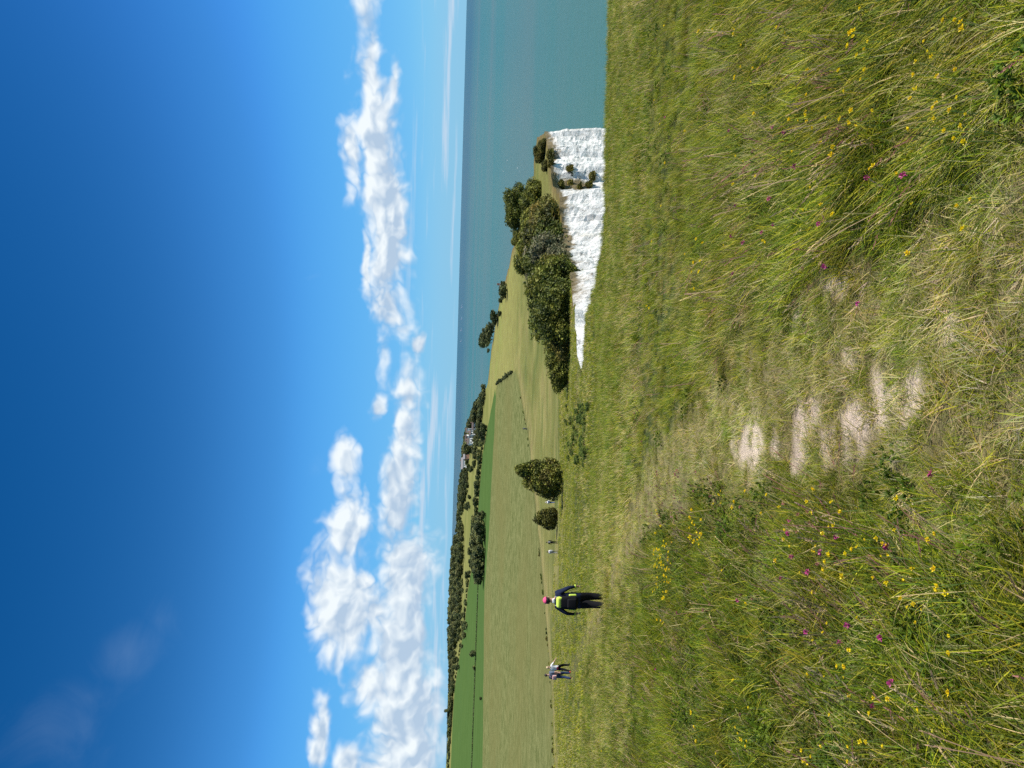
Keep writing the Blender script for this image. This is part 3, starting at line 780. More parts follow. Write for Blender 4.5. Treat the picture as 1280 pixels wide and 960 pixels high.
def tube(pts, rads, n=7):
    V_, F_ = [], []
    for k, (p, r_) in enumerate(zip(pts, rads)):
        p = Vector(p); d = (Vector(pts[min(k + 1, len(pts) - 1)]) - Vector(pts[max(k - 1, 0)])).normalized()
        a = d.orthogonal().normalized(); b_ = d.cross(a)
        for i in range(n): t = 2 * math.pi * i / n; V_.append(p + (a * math.cos(t) + b_ * math.sin(t)) * r_)
    for k in range(len(pts) - 1):
        for i in range(n): j = (i + 1) % n; F_.append((k * n + i, k * n + j, (k + 1) * n + j, (k + 1) * n + i))
    F_.append(tuple(range(n))[::-1]); F_.append(tuple(range((len(pts) - 1) * n, len(pts) * n)))
    return V_, F_
def trunk_mesh(name, h, r_, seed, limbs=5, n0=6):
    g = random.Random(seed); V_, F_ = [], []
    def add(p, q):
        v, f = tube(p, q, n0); o = len(V_); V_.extend(v); F_.extend(tuple(i + o for i in t) for t in f)
    bend = g.uniform(-.1, .1) * h
    add([(0, 0, -.4), (0, 0, .15 * h), (bend * .4, 0, .5 * h), (bend, bend * .5, h)], [r_ * 1.35, r_, r_ * .75, r_ * .3])
    for i in range(limbs):
        a = 6.28 * i / limbs + g.uniform(-.4, .4); z0 = h * g.uniform(.3, .7); l = h * g.uniform(.35, .55)
        add([(bend * .3, 0, z0), (math.cos(a) * l * .5, math.sin(a) * l * .5, z0 + l * .35), (math.cos(a) * l, math.sin(a) * l, z0 + l * .6)], [r_ * .5, r_ * .32, r_ * .12])
    return mesh_np(name, [tuple(v) for v in V_], [list(f) for f in F_], [M['bark']], True)
def rlobes(seed, n, rx, rz, zc, low=0.0):
    g = random.Random(seed); out = [(0, 0, zc, rx * .72, rx * .72, rz * .78)]
    for i in range(n):
        a = 6.28 * i / n + g.uniform(-.5, .5); q = g.uniform(.35, .8); zz = zc + rz * g.uniform(-.7, .75)
        k = g.uniform(.22, .5) * (1 - .25 * abs(zz - zc) / rz)
        out.append((math.cos(a) * rx * q, math.sin(a) * rx * q, zz, rx * k, rx * k, rz * k * 1.05))
    return out
PAL_DARK = [(.052, .068, .012), (.098, .118, .018), (.150, .172, .026), (.21, .22, .036)]
PAL_OLIVE = [(.060, .066, .012), (.115, .112, .020), (.180, .165, .028), (.24, .21, .040)]
PAL_LUSH = [(.060, .095, .018), (.105, .155, .025), (.15, .21, .035), (.20, .25, .045)]
PAL_GREY = [(.065, .075, .034), (.11, .118, .055), (.165, .165, .085), (.22, .21, .11)]
PAL_FAR = [(.048, .068, .028), (.080, .106, .038), (.125, .150, .050), (.18, .195, .062)]
PAL_FAR2 = [(.072, .088, .032), (.12, .138, .046), (.18, .192, .064), (.24, .24, .085)]

def plant(name, label, cat, group, crown, trunk, loc, s, rz, tn='trunk'):
    e = bpy.data.objects.new(name, None); COL.objects.link(e); e.empty_display_size = .5
    e.location = loc; e.rotation_euler = (0, 0, rz); e.scale = s if hasattr(s, '__len__') else (s, s, s)
    tag(e, label, cat, group)
    link('crown', crown, e); link(tn, trunk, e)
    return e

# the big lone thorn bush beside the path, and the smaller one past the walkers
big = crown_mesh('crown', [(0, 0, 2.2, 1.9, 1.9, 1.9), (.7, .3, 3.4, 1.6, 1.5, 1.7), (1.0, 0, 4.6, 1.1, 1.1, 1.3), (-1.3, .2, 1.6, 1.3, 1.3, 1.4), (1.5, .2, 1.7, 1.1, 1.2, 1.4), (-.5, -.5, 3.1, 1.3, 1.2, 1.4), (.3, -.9, 1.5, 1.4, 1.1, 1.3), (-.2, .6, 3.9, 1.1, 1.1, 1.2), (1.1, -.3, 5.4, .6, .6, .8)], 9000, .15, PAL_DARK + [(.13, .125, .03)], 11, M['leaf'], .62)
bt = trunk_mesh('trunk', 3.6, .2, 3)
q = P3(361, 704)
plant('thorn_bush', 'large dark rounded thorn bush standing alone beside the clifftop path', 'bush', None, big, bt, q, 1.0 * (q.y / 95), R(10))
sm = crown_mesh('crown', [(0, 0, 1.2, 1.3, 1.2, 1.2), (.6, 0, 1.9, .8, .8, .9), (-.7, .2, 1.0, .9, .9, .95), (-.1, 0, 2.6, .5, .5, .8), (.9, 0, .9, .7, .8, .8), (-.5, 0, 2.0, .5, .5, .8)], 3600, .12, PAL_OLIVE, 12, M['leaf'], .55)
st = trunk_mesh('trunk', 1.8, .1, 4)
q = P3(311, 697)
plant('low_bush', 'small ragged olive bush between two groups of walkers', 'bush', None, sm, st, q, 1.0 * (q.y / 105), 0)

# scrub along the far clifftop
SCR = {}
for nm, pal, sd_ in (('dark', PAL_DARK, 31), ('olive', PAL_OLIVE, 32), ('grey', PAL_GREY, 33), ('lush', PAL_LUSH, 34)):
    SCR[nm] = [(crown_mesh('crown', rlobes(sd_ * 10 + k, 20, 2.15, 1.75, 1.0), 8600, .105, pal, sd_ + k, M['leaf'], .6, -1.4), trunk_mesh('trunk', 1.4, .07, sd_ + k)) for k in range(2)]
SCRUB = [  # U, V of the foot, height px, kind, label
    (590, 711, 54, 'dark', 'tallest dark evergreen shrub on the cliff edge above the chalk'),
    (574, 713, 46, 'dark', 'dense dark shrub next to the tallest one on the cliff edge'),
    (557, 713, 38, 'dark', 'dark green shrub at the low end of the chalk band'),
    (604, 708, 44, 'olive', 'olive shrub growing over the lip of the chalk cliff'),
    (616, 706, 36, 'grey', 'grey green shrub behind the lip of the chalk cliff'),
    (541, 713, 28, 'olive', 'olive brown shrub at the head of the chalk gully'),
    (628, 703, 42, 'grey', 'greyish bramble mound above the bright chalk wall'),
    (641, 702, 46, 'dark', 'bushy dark shrub in the middle of the headland thicket'),
    (655, 699, 46, 'olive', 'olive shrub in the headland thicket beside bare grass'),
    (640, 678, 34, 'dark', 'dark shrub at the landward edge of the headland thicket'),
    (664, 684, 38, 'dark', 'deep green shrub at the seaward side of the thicket'),
    (676, 696, 36, 'olive', 'flat topped olive shrub at the end of the thicket'),
    (688, 690, 26, 'olive', 'small olive shrub on the open headland grass'),
    (620, 690, 34, 'grey', 'pale grey shrub in the hollow of the thicket'),
    (655, 672, 20, 'dark', 'low dark shrub on the crest behind the thicket'),
    (498, 711, 30, 'dark', 'rounded dark bush standing apart near the gully head'),
    (513, 709, 18, 'olive', 'low olive bush leaning against the rounded dark bush'),
    (711, 676, 26, 'dark', 'round dark tree on the headland below the windswept one'),
    (700, 657, 28, 'dark', 'windswept dark tree topping the headland against the sea'),
    (661, 651, 12, 'dark', 'tiny dark bush on the headland skyline'),
    (768, 680, 14, 'olive', 'green bush at the seaward tip of the headland'),
    (778, 682, 9, 'olive', 'low green mound at the very tip of the headland'),
    (752, 684, 8, 'olive', 'low turf mound on the rim above the chalk'),
]
FILL = []
for i in range(34):                                      # low brambles knit the thicket together
    t_ = random.random(); U_ = 548 + 142 * t_; top_ = np.interp(U_, [548, 600, 640, 690], [708, 698, 682, 676]); bot_ = np.interp(U_, [548, 600, 640, 690], [714, 708, 702, 697])
    FILL.append((U_, random.uniform(top_, bot_), random.uniform(12, 26), random.choice(('olive', 'lush', 'dark', 'grey')), 'low bramble mound knitted between the taller clifftop shrubs'))
for i, (U, V, hp, kd, lab) in enumerate(SCRUB + FILL):
    q = P3(U, V); dist = (q - Vector((0, 0, ZC))).length; h = hp * dist / FPX
    cm, tm = SCR[kd][i % 2]; s = h / 2.75
    plant('bramble' if i >= len(SCRUB) else ('shrub' if 'tree' not in lab else 'clifftop_tree'), lab, 'shrub' if 'tree' not in lab else 'tree', 'brambles on the headland' if i >= len(SCRUB) else None, cm, tm, q - Vector((0, 0, .1)), (s * random.uniform(1.0, 1.3), s * random.uniform(1.0, 1.3), s), random.uniform(0, 6.28), 'trunk')
# shrubs clinging to the chalk face
CLS = crown_mesh('crown', rlobes(77, 5, .9, .7, .4), 700, .16, PAL_OLIVE, 78, M['leaf'], .6); CLT = trunk_mesh('trunk', .6, .05, 9, 3)
for i, (U, V, s, lab) in enumerate(((748, 714, 1.5, 'dark shrub clinging alone to the middle of the chalk face'), (767, 690, 1.6, 'shrub on the chalk just under the headland tip'), (756, 690, 1.4, 'shrub hanging from the rim of the chalk beside the tip'),
                                  (727, 703, 1.5, 'brown green shrub at the top of the slumped gully in the chalk'), (730, 714, 1.2, 'tuft halfway down the slumped gully in the chalk'), (728, 738, 1.5, 'shrub low in the slumped gully in the chalk'), (740, 742, 1.4, 'bushy tuft on the ledge low on the chalk face'), (726, 725, 1.1, 'small tuft at the side of the slumped gully'))):
    d = pixdir(U, V); hit = CLIFF.ray_cast(Vector((0, 0, ZC)), d)
    if hit[0] is None: continue
    plant('cliff_shrub', lab, 'shrub', None, CLS, CLT, hit[0] - Vector((0, 0, .3)) - d * .1, s, i * 1.3)

# far trees
FT = [(crown_mesh('crown', rlobes(900 + k, 9, 4.4, 4.7, 4.7), 1500, .55, PAL_FAR if k % 2 == 0 else PAL_FAR2, 910 + k, M['farleaf'], .7), trunk_mesh('trunk', 6.5, .32, 920 + k, 5, 5)) for k in range(5)]
FB = [(crown_mesh('crown', rlobes(950 + k, 7, 1.9, 1.5, 1.5), 700, .26, PAL_FAR if k else PAL_FAR2, 960 + k, M['farleaf'], .7), trunk_mesh('trunk', 1.6, .12, 970 + k, 4, 5)) for k in range(3)]
SKU = [-60, 0, 60, 85, 100, 130, 150, 200, 260, 285, 300, 315, 335, 350, 360, 370, 400, 410, 420, 430, 440, 450, 460, 470, 480]
SKV = [557, 557.5, 557, 558.5, 559, 558.5, 557, 557, 560, 564, 568.5, 569, 570, 571, 572, 574, 575.5, 577, 579, 582, 586.5, 589, 595, 601, 607]
def hz(U): return 570 + .0273 * (U - 480)
def far_tree(U, y, h, label, group, kind='tree', wide=1.0):
    x = (U - 480) / FPX * y; z = zat(x, y)
    pool = FT if kind == 'tree' else FB; cm, tm = pool[random.randrange(len(pool))]; s = h / (9.8 if kind == 'tree' else 3.0)
    plant('broadleaf_tree' if kind == 'tree' else 'hedge_bush', label, 'tree' if kind == 'tree' else 'bush', group, cm, tm, (x, y, z - .2), (s * wide * random.uniform(.9, 1.25), s * wide * random.uniform(.9, 1.2), s), random.uniform(0, 6.28))
def tree_top(U, y):
    v = np.interp(U, SKU, SKV); return -(v - hz(U)) / FPX * y
# ridge woodland: back rows make the skyline, front rows stand lower
RIDGE = 'broadleaf tree in the dense wood that forms the ridge skyline', 'skyline wood'
SLOPE = 'broadleaf tree on the wooded slope below the ridge skyline', 'wooded slope'
COPSE = 'broadleaf tree in the copse around the farmhouse above the sea', 'copse by the farm'
BEHIND = 'tree rising behind the white houses against the sea', 'trees behind the houses'
for y, n, u0, u1, f0_, f1_, (lab, grp) in ((1130, 62, 95, 400, .86, 1.0, RIDGE), (1060, 46, 95, 400, .6, .95, RIDGE), (980, 36, 95, 330, .45, .85, SLOPE), (1000, 26, 325, 410, .7, 1.0, COPSE), (930, 24, 330, 412, .5, .85, COPSE), (860, 22, 335, 412, .4, .75, SLOPE), (925, 30, 165, 305, .6, .85, SLOPE), (865, 26, 175, 300, .45, .62, SLOPE), (770, 24, 396, 440, .9, 1.0, BEHIND), (725, 22, 396, 450, .75, .95, BEHIND), (640, 14, 436, 468, .85, 1.0, BEHIND)):
    for i in range(n):
        U = u0 + (u1 - u0) * (i + random.random()) / n
        yy = y + random.uniform(-28, 28)
        yy = min(yy, np.interp(U, [95, 335, 400, 425, 440, 468], [1200, 1150, 960, 790, 670, 530]))
        x = (U - 480) / FPX * yy; h = (tree_top(U, yy) - float(hgt(x, yy))) * random.uniform(f0_, f1_)
        if h < 1.5: continue
        far_tree(U, yy, min(h, 14), lab, grp, wide=1.3 if h < 8 else 1.1)
for i in range(30):                                     # scattered trees and hedges in the yellow pasture strips
    U = random.choice((random.uniform(150, 240), random.uniform(325, 410))); y = random.uniform(640, 900)
    far_tree(U, y, random.uniform(2.5, 6), 'scattered tree in the yellow pasture below the ridge', 'pasture trees', 'bush' if i % 3 else 'tree', 1.3)
# dark belt in front of the houses
for i in range(26):
    U = 372 + 105 * (i + random.random()) / 26; y = np.interp(U, [370, 420, 478], [660, 575, 500]) + random.uniform(-12, 12)
    far_tree(U, y, random.uniform(2.6, 4.6) * (1 if U < 445 else .9), 'broadleaf tree in the dark belt below the white houses', 'belt of trees below the houses', wide=1.2)
for i in range(30):
    U = 395 + 75 * (i + random.random()) / 30; y = np.interp(U, [395, 420, 470], [640, 600, 520]) + random.uniform(-25, 25)
    far_tree(U, y, random.uniform(2.5, 4.5), 'scrubby bush on the slope falling to the sea', 'scrub on the coastal slope', 'bush', 1.3)
# spinney standing at the top of the mottled field
for i in range(20):
    U = 232 + 84 * (i + random.random()) / 20; y = 455 + random.uniform(-6, 30)
    hh = 9.2 * (1 - .35 * abs((U - 278) / 50) ** 2) * random.uniform(.8, 1.05)
    far_tree(U, y, max(4.5, hh), 'broadleaf tree of the spinney at the top of the mottled field', 'spinney above the field', wide=1.15)
# hedge bushes along the top of the green crop
for i in range(34):
    U = 225 + 200 * (i + random.uniform(.1, .9)) / 34
    v = np.interp(U, [p[0] for p in CROP_TOP][::-1], [p[1] for p in CROP_TOP][::-1]); qq = pg(U, v - .3)
    far_tree(U, qq[1], random.uniform(2.2, 5.5), 'hedge bush along the upper edge of the green crop', 'hedge above the green crop', 'bush', 1.1)
for i in range(34):
    U = 90 + 135 * (i + random.random()) / 34
    v = np.interp(U, [p[0] for p in CROP_TOP][::-1], [p[1] for p in CROP_TOP][::-1]); qq = pg(U, v)
    far_tree(U, min(qq[1] + 4, 1100), random.uniform(1.2, 3.2), 'low hedge bush on the crop edge inland of the spinney', 'hedge inland of the spinney', 'bush', 1.4)
for i in range(44):                                     # skyline hedge at the left
    U = -30 + 128 * (i + random.random()) / 44; y = 1000 + random.uniform(-10, 30)
    x = (U - 480) / FPX * y; far_tree(U, y, max(1.8, (tree_top(U, y) - float(hgt(x, y))) * random.uniform(.5, .95)), 'small tree of the dark hedge along the inland skyline', 'skyline hedge', 'bush', 1.5)
far_tree(71, 1000, 13, 'tall lone tree rising from the skyline hedge', None, wide=.55)
far_tree(125, 830, 7.5, 'isolated tree at the end of the yellow pasture strip', None)
far_tree(142, 515, 5.2, 'round bush standing on the dark boundary line in the crop', None, 'bush', .9)
far_tree(124, 515, 2.6, 'tiny bush on the dark boundary line in the crop', None, 'bush', 1.0)
far_tree(86, 440, 1.8, 'single low bush at the crest of the mottled field', None, 'bush', 1.0)
# bushes crowning the yellow pasture against the sea
for i, (U, V, hp) in enumerate(((602, 633, 9), (597, 634, 12), (591, 633, 9), (584, 628, 6), (568, 627, 6), (563, 623, 12), (558, 622, 8), (551, 618, 9), (545, 617, 12), (539, 614, 13), (535, 613, 16), (531, 613, 9), (521, 612, 4))):
    q = P3(U, V); far_tree(U, q.y, hp * q.y / FPX, 'dark bush on the crest of the yellow pasture against the sea', 'bushes on the pasture crest', 'bush', 1.2)
# hedge dividing the mottled field from the yellow pasture
for i in range(16):
    t = (i + random.random() * .5) / 16; q = P3(479 + 17 * t, 621 + 21 * t)
    far_tree(479 + 17 * t, q.y, random.uniform(1.0, 2.0), 'low hedge bush between the mottled field and yellow pasture', 'hedge between field and pasture', 'bush', 1.0)

# weeds along the near edge of the mottled field and the nettle bed by the gully
for i in range(44):
    U = random.choice((30, 95, 160, 215, 250, 305, 400, 440)) + random.gauss(0, 16); v = np.interp(U, [p[0] for p in FIELD_LOW], [p[1] for p in FIELD_LOW]); q = P3(U, v + random.uniform(-.2, .5)); s = random.uniform(.05, .13)
    cm, tm = SCR['lush' if i % 3 else 'olive'][i % 2]
    plant('field_margin_weed', 'dark weedy clump along the near margin of the mottled field', 'weed', 'weeds on the field margin', cm, tm, q, (s * 1.7, s * 1.3, s), random.uniform(0, 6), 'stem')
for i in range(60):
    q = P3(random.uniform(378, 455), random.uniform(706, 738)); s = random.uniform(.05, .11)
    cm, tm = SCR['lush'][i % 2]
    plant('nettle_clump', 'dark green nettle clump in the bed above the gully', 'nettles', 'nettle bed above the gully', cm, tm, q, (s * 1.3, s * 1.3, s), random.uniform(0, 6), 'stem')
# dark boundary line across the crop: a low clipped hedge
hv_, hf_, hc_ = [], [], []
for i in range(2600):
    t = random.random(); U = -20 + 250 * t; qx = np.interp(U, [-20, 230], [0, 1]); y = 515 + random.uniform(-.4, .4); x = (U - 480) / FPX * y
    p = np.array((x, y, zat(x, y) + random.uniform(0, .75))); s = .3
    d = np.random.default_rng(i).normal(0, 1, (2, 3)); d /= np.linalg.norm(d, axis=1)[:, None]
    o = len(hv_); hv_ += [p - d[0] * s, p - d[1] * s, p + d[0] * s, p + d[1] * s]; hf_.append((o, o + 1, o + 2, o + 3)); hc_ += [PAL_FAR[i % 3]] * 4
tag(link('low_hedge', mesh_np('low_hedge', np.array(hv_), hf_, [M['farleaf']], False, np.array(hc_))), 'thin dark low hedge line running across the green crop', 'hedge')

# ------------------------------------------------------------------ houses
M['render'] = simple('white_render', (.78, .77, .73), .8, .2, .06, 2)
M['brick'] = simple('brick_wall', (.33, .19, .13), .85, .2, .2, 6)
M['roof'] = simple('roof_tiles', (.11, .09, .08), .8, .2, .25, 3)
M['slate'] = simple('slate_roof', (.22, .21, .21), .7, .3, .2, 3)
M['glass'] = simple('window_glass', (.03, .04, .05), .1, .6)
M['door'] = simple('door_paint', (.06, .10, .13), .4, .4)
def box(bm, x0, x1, y0, y1, z0, z1):
    v = [bm.verts.new(p) for p in ((x0, y0, z0), (x1, y0, z0), (x1, y1, z0), (x0, y1, z0), (x0, y0, z1), (x1, y0, z1), (x1, y1, z1), (x0, y1, z1))]
    for f in ((3, 2, 1, 0), (4, 5, 6, 7), (0, 1, 5, 4), (1, 2, 6, 5), (2, 3, 7, 6), (3, 0, 4, 7)): bm.faces.new([v[i] for i in f])
def bm_obj(name, bm, mat, parent=None):
    me = bpy.data.meshes.new(name); bm.to_mesh(me); bm.free(); me.materials.append(mat); return link(name, me, parent)
def house(U, y, w, d, h, rh, label, wall='render', roof='roof', rz=0, zup=0.0):
    x = (U - 480) / FPX * y
    e = bpy.data.objects.new('house', None); COL.objects.link(e); e.location = (x, y, zat(x, y) + zup); e.rotation_euler = (0, 0, rz)
    tag(e, label, 'house', None)
    bm = bmesh.new(); box(bm, -w / 2, w / 2, -d / 2, d / 2, -1 - zup, h)
    bv = [bm.verts.new(p) for p in ((-w / 2 + .01, -d / 2 + .01, h), (-w / 2 + .01, d / 2 - .01, h), (-w / 2 + .01, 0, h + rh), (w / 2 - .01, -d / 2 + .01, h), (w / 2 - .01, d / 2 - .01, h), (w / 2 - .01, 0, h + rh))]
    bm.faces.new((bv[0], bv[2], bv[1])); bm.faces.new((bv[3], bv[4], bv[5])); bm_obj('wall', bm, M[wall], e)
    bm = bmesh.new(); o = .35; t = .2
    for s in (-1, 1):
        pr = [(s * (d / 2 + o), h - o * rh / (d / 2)), (0, h + rh + .02), (0, h + rh + t), (s * (d / 2 + o), h - o * rh / (d / 2) + t)]
        a = [bm.verts.new((-w / 2 - o, p[0], p[1])) for p in pr]; b_ = [bm.verts.new((w / 2 + o, p[0], p[1])) for p in pr]
        bm.faces.new(a); bm.faces.new(b_[::-1])
        for i in range(4): bm.faces.new((a[i], b_[i], b_[(i + 1) % 4], a[(i + 1) % 4]))
    ro = bm_obj('roof', bm, M[roof], e)
    bm = bmesh.new(); box(bm, w * .25, w * .25 + .9, -.4, .5, h + rh * .4, h + rh + 1.2); bm_obj('chimney', bm, M['brick'], ro)
    nw = max(2, int(w / 2.6))
    for fl in range(2 if h > 4 else 1):
        for k in range(nw):
            if fl == 0 and k == nw // 2: continue
            wx = -w / 2 + w * (k + .5) / nw; z0 = .9 + fl * 2.7
            bm = bmesh.new(); box(bm, wx - .6, wx + .6, -d / 2 - .06, -d / 2 - .005, z0, z0 + 1.3); wo_ = bm_obj('window', bm, M['glass'], e)
            bm = bmesh.new(); box(bm, wx - .7, wx + .7, -d / 2 - .14, -d / 2 - .004, z0 - .12, z0 - .01); bm_obj('sill', bm, M['render'], wo_)
    wx = -w / 2 + w * (nw // 2 + .5) / nw
    bm = bmesh.new(); box(bm, wx - .5, wx + .5, -d / 2 - .07, -d / 2 - .005, 0, 2.1); bm_obj('door', bm, M['door'], e)
house(427, 640, 7.5, 5, 2.4, 1.2, 'long low white house nearest the sea among the trees', rz=R(8), zup=1.2)
house(420.5, 690, 3.6, 4, 4.0, 1.0, 'narrow white house above the long low one', rz=R(10), zup=3.6)
house(417, 660, 4.2, 4, 2.6, 1.2, 'small white house between the long low one and a broad one', rz=R(30), zup=2.6)
house(411, 690, 5.5, 5, 4.2, 1.4, 'white house with the steepest roof of the group', rz=R(-8), zup=3.4)
house(406.5, 680, 5.0, 5, 3.6, 1.4, 'broad white house at the landward end of the group', rz=R(25), zup=2.4)
for U_, y_ in ((423.5, 650), (414.5, 668), (409, 655), (403, 665), (432, 632), (419, 630), (427, 612), (412, 640)):
    far_tree(U_, y_, random.uniform(3.2, 4.6), 'garden tree among the white houses', 'garden trees by the houses')
house(379, 880, 13, 7, 3.6, 2.2, 'grey roofed farmhouse on the wooded slope', 'render', 'slate', R(20), 2.5)
house(390, 850, 10, 6, 3.0, 2.0, 'grey roofed barn beside the farmhouse on the slope', 'brick', 'slate', R(20), 2.0)
q = P3(601, 631); house(601.5, q.y - 2, 2.2, 2.0, 1.7, .5, 'tiny white hut beside bushes on the pasture crest', 'render', 'slate', 0, .3)

# ------------------------------------------------------------------ people
M['skin'] = simple('skin', (.52, .31, .22), .55, .3)
def cloth(name, c_): return simple('cloth_' + name, c_, .85, .15, .12, 14)
for nm, c_ in {'navy': (.012, .018, .045), 'black': (.010, .010, .012), 'lime': (.55, .70, .10), 'pink': (.78, .10, .22), 'white': (.78, .77, .74), 'grey': (.20, .21, .22), 'blue': (.06, .11, .24), 'denim': (.035, .055, .12),
               'maroon': (.20, .02, .05), 'rose': (.62, .38, .36), 'redshoe': (.75, .12, .12), 'brown': (.10, .06, .04), 'shoe': (.05, .045, .04), 'steel': (.10, .13, .18)}.items(): M[nm] = cloth(nm, c_)
M['hair_dark'] = simple('hair_dark', (.012, .010, .009), .5, .4); M['hair_blond'] = simple('hair_blond', (.55, .42, .24), .5, .4); M['hair_grey'] = simple('hair_grey', (.55, .53, .5), .5, .4)
def person(label, loc, rz, top, trousers, shoes, height=1.72, stride=.22, bulk=1.0, arms=((.0, .0), (.0, .0)), sleeves=True, armpose=None, legs=1.0, hem=.93):
    """one skinned body; faces near each bone take that bone's cloth"""
    s = stride
    J = {'pelvis': ((0, 0, .96), .150, .115), 'spine': ((0, .01, 1.12), .135, .11), 'chest': ((0, .015, 1.30), .165, .125), 'neckb': ((0, 0, 1.455), .075, .07), 'neck': ((0, .01, 1.52), .055, .058), 'head': ((0, .03, 1.61), .076, .092), 'crown': ((0, .02, 1.70), .066, .078)}
    E = [('pelvis', 'spine', 'top'), ('spine', 'chest', 'top'), ('chest', 'neckb', 'top'), ('neckb', 'neck', 'skin'), ('neck', 'head', 'skin'), ('head', 'crown', 'skin')]
    for sg, nm in ((-1, 'l'), (1, 'r')):
        f = sg * s
        J['hip' + nm] = ((sg * .08, 0, .88), .098 * legs, .10 * legs); J['knee' + nm] = ((sg * .085, f * .75 + .05, .49), .068 * legs, .07 * legs)
        J['ankle' + nm] = ((sg * .08, f * 1.2 - .06, .10), .047 * legs, .052 * legs); J['toe' + nm] = ((sg * .115, f * 1.2 + .11, .045), .043, .035)
        E += [('pelvis', 'hip' + nm, 'trousers'), ('hip' + nm, 'knee' + nm, 'trousers'), ('knee' + nm, 'ankle' + nm, 'trousers'), ('ankle' + nm, 'toe' + nm, 'shoes')]
        J['sho' + nm] = ((sg * .175, 0, 1.40), .068, .07)
        ap = (armpose or {}).get(nm)
        el_, wr, ha = ap if ap else ((sg * .255, -f * .35 - .03, 1.13), (sg * .27, -f * .8 + .06, .90), (sg * .265, -f * .9 + .09, .83))
        J['elb' + nm] = (el_, .050, .05); J['wri' + nm] = (wr, .034, .034); J['han' + nm] = (ha, .036, .026)
        E += [('chest', 'sho' + nm, 'top'), ('sho' + nm, 'elb' + nm, 'top'), ('elb' + nm, 'wri' + nm, 'top' if sleeves else 'skin'), ('wri' + nm, 'han' + nm, 'skin')]
    names = list(J); idx = {n: i for i, n in enumerate(names)}
    co = [Vector(J[n][0]) for n in names]; rad = [(J[n][1] * (bulk if n in ('pelvis', 'spine', 'chest', 'shol', 'shor', 'elbl', 'elbr') else 1), J[n][2] * (bulk if n in ('pelvis', 'spine', 'chest') else 1)) for n in names]
    ed = [(idx[a], idx[b_]) for a, b_, _ in E]; roots = [0]
    segs = [(co[idx[a]], co[idx[b_]], k) for a, b_, k in E]
    for nm, sg in (('l', -1), ('r', 1)):                 # five separate fingers rooted in each palm
        w_, h_ = co[idx['wri' + nm]], co[idx['han' + nm]]; d = (h_ - w_).normalized(); fw = Vector((0, 1, 0)) - d * d.y; fw.normalize(); sdv = d.cross(fw)
        for k, ln in enumerate((.068, .08, .085, .078, .062)):
            b0 = h_ + fw * (.022 - k * .014) + d * (.0 if k else -.02); dd = (d + fw * (.7 if k == 0 else .05 * (2 - k))).normalized()
            i0 = len(co); m_ = b0 + dd * ln * .55; e_ = m_ + (dd * .8 - sdv * sg * .5).normalized() * ln * .45
            co += [b0, m_, e_]; rad += [(.010, .010), (.009, .009), (.007, .007)]; ed += [(i0, i0 + 1), (i0 + 1, i0 + 2)]; roots.append(i0); segs += [(b0, e_, 'skin')]
    me = bpy.data.meshes.new('tmp'); me.from_pydata(co, ed, []); ob = bpy.data.objects.new('tmp', me); COL.objects.link(ob)
    md = ob.modifiers.new('s', 'SKIN'); md.use_smooth_shade = True; sb = ob.modifiers.new('ss', 'SUBSURF'); sb.levels = 2
    for i, r_ in enumerate(rad): me.skin_vertices[0].data[i].radius = r_; me.skin_vertices[0].data[i].use_root = i in roots
    dg = bpy.context.evaluated_depsgraph_get(); dg.update()
    body = bpy.data.meshes.new_from_object(ob.evaluated_get(dg)); bpy.data.objects.remove(ob); bpy.data.meshes.remove(me)
    keys = ['top', 'trousers', 'shoes', 'skin']; body.materials.clear()
    for m_ in (top, trousers, shoes, 'skin'): body.materials.append(M[m_])
    for f in body.polygons:
        best, bk = 1e9, 'top'; c_ = f.center
        for a, b_, k in segs:
            ab = b_ - a; t = max(0, min(1, (c_ - a).dot(ab) / (ab.length_squared + 1e-9))); dd = (c_ - a - ab * t).length
            if dd < best: best, bk = dd, k
        if bk in ('top', 'trousers') and abs(c_.x) < .22: bk = 'top' if c_.z > hem else ('trousers' if c_.z > .13 else bk)
        f.material_index = keys.index(bk); f.use_smooth = True
    e = bpy.data.objects.new('person', None); COL.objects.link(e); e.location = loc; e.rotation_euler = (0, 0, rz); k = height / 1.77; e.scale = (k, k, k)
    tag(e, label, 'person', None)
    link('body', body, e)
    bm = bmesh.new()                                     # nose, ears and eyes
    for (p, sc) in (((0, .135, 1.615), (.014, .022, .022)), ((-.085, .02, 1.62), (.012, .02, .03)), ((.085, .02, 1.62), (.012, .02, .03))):
        bmesh.ops.create_icosphere(bm, subdivisions=2, radius=1, matrix=Matrix.Translation(p) @ Matrix.Diagonal((*sc, 1)))
    fo = bm_obj('face_features', bm, M['skin'], e)
    for sx in (-1, 1):
        bm = bmesh.new(); bmesh.ops.create_icosphere(bm, subdivisions=1, radius=.011, matrix=Matrix.Translation((sx * .032, .112, 1.64))); bm_obj('eye', bm, M['hair_dark'], fo)
    return e
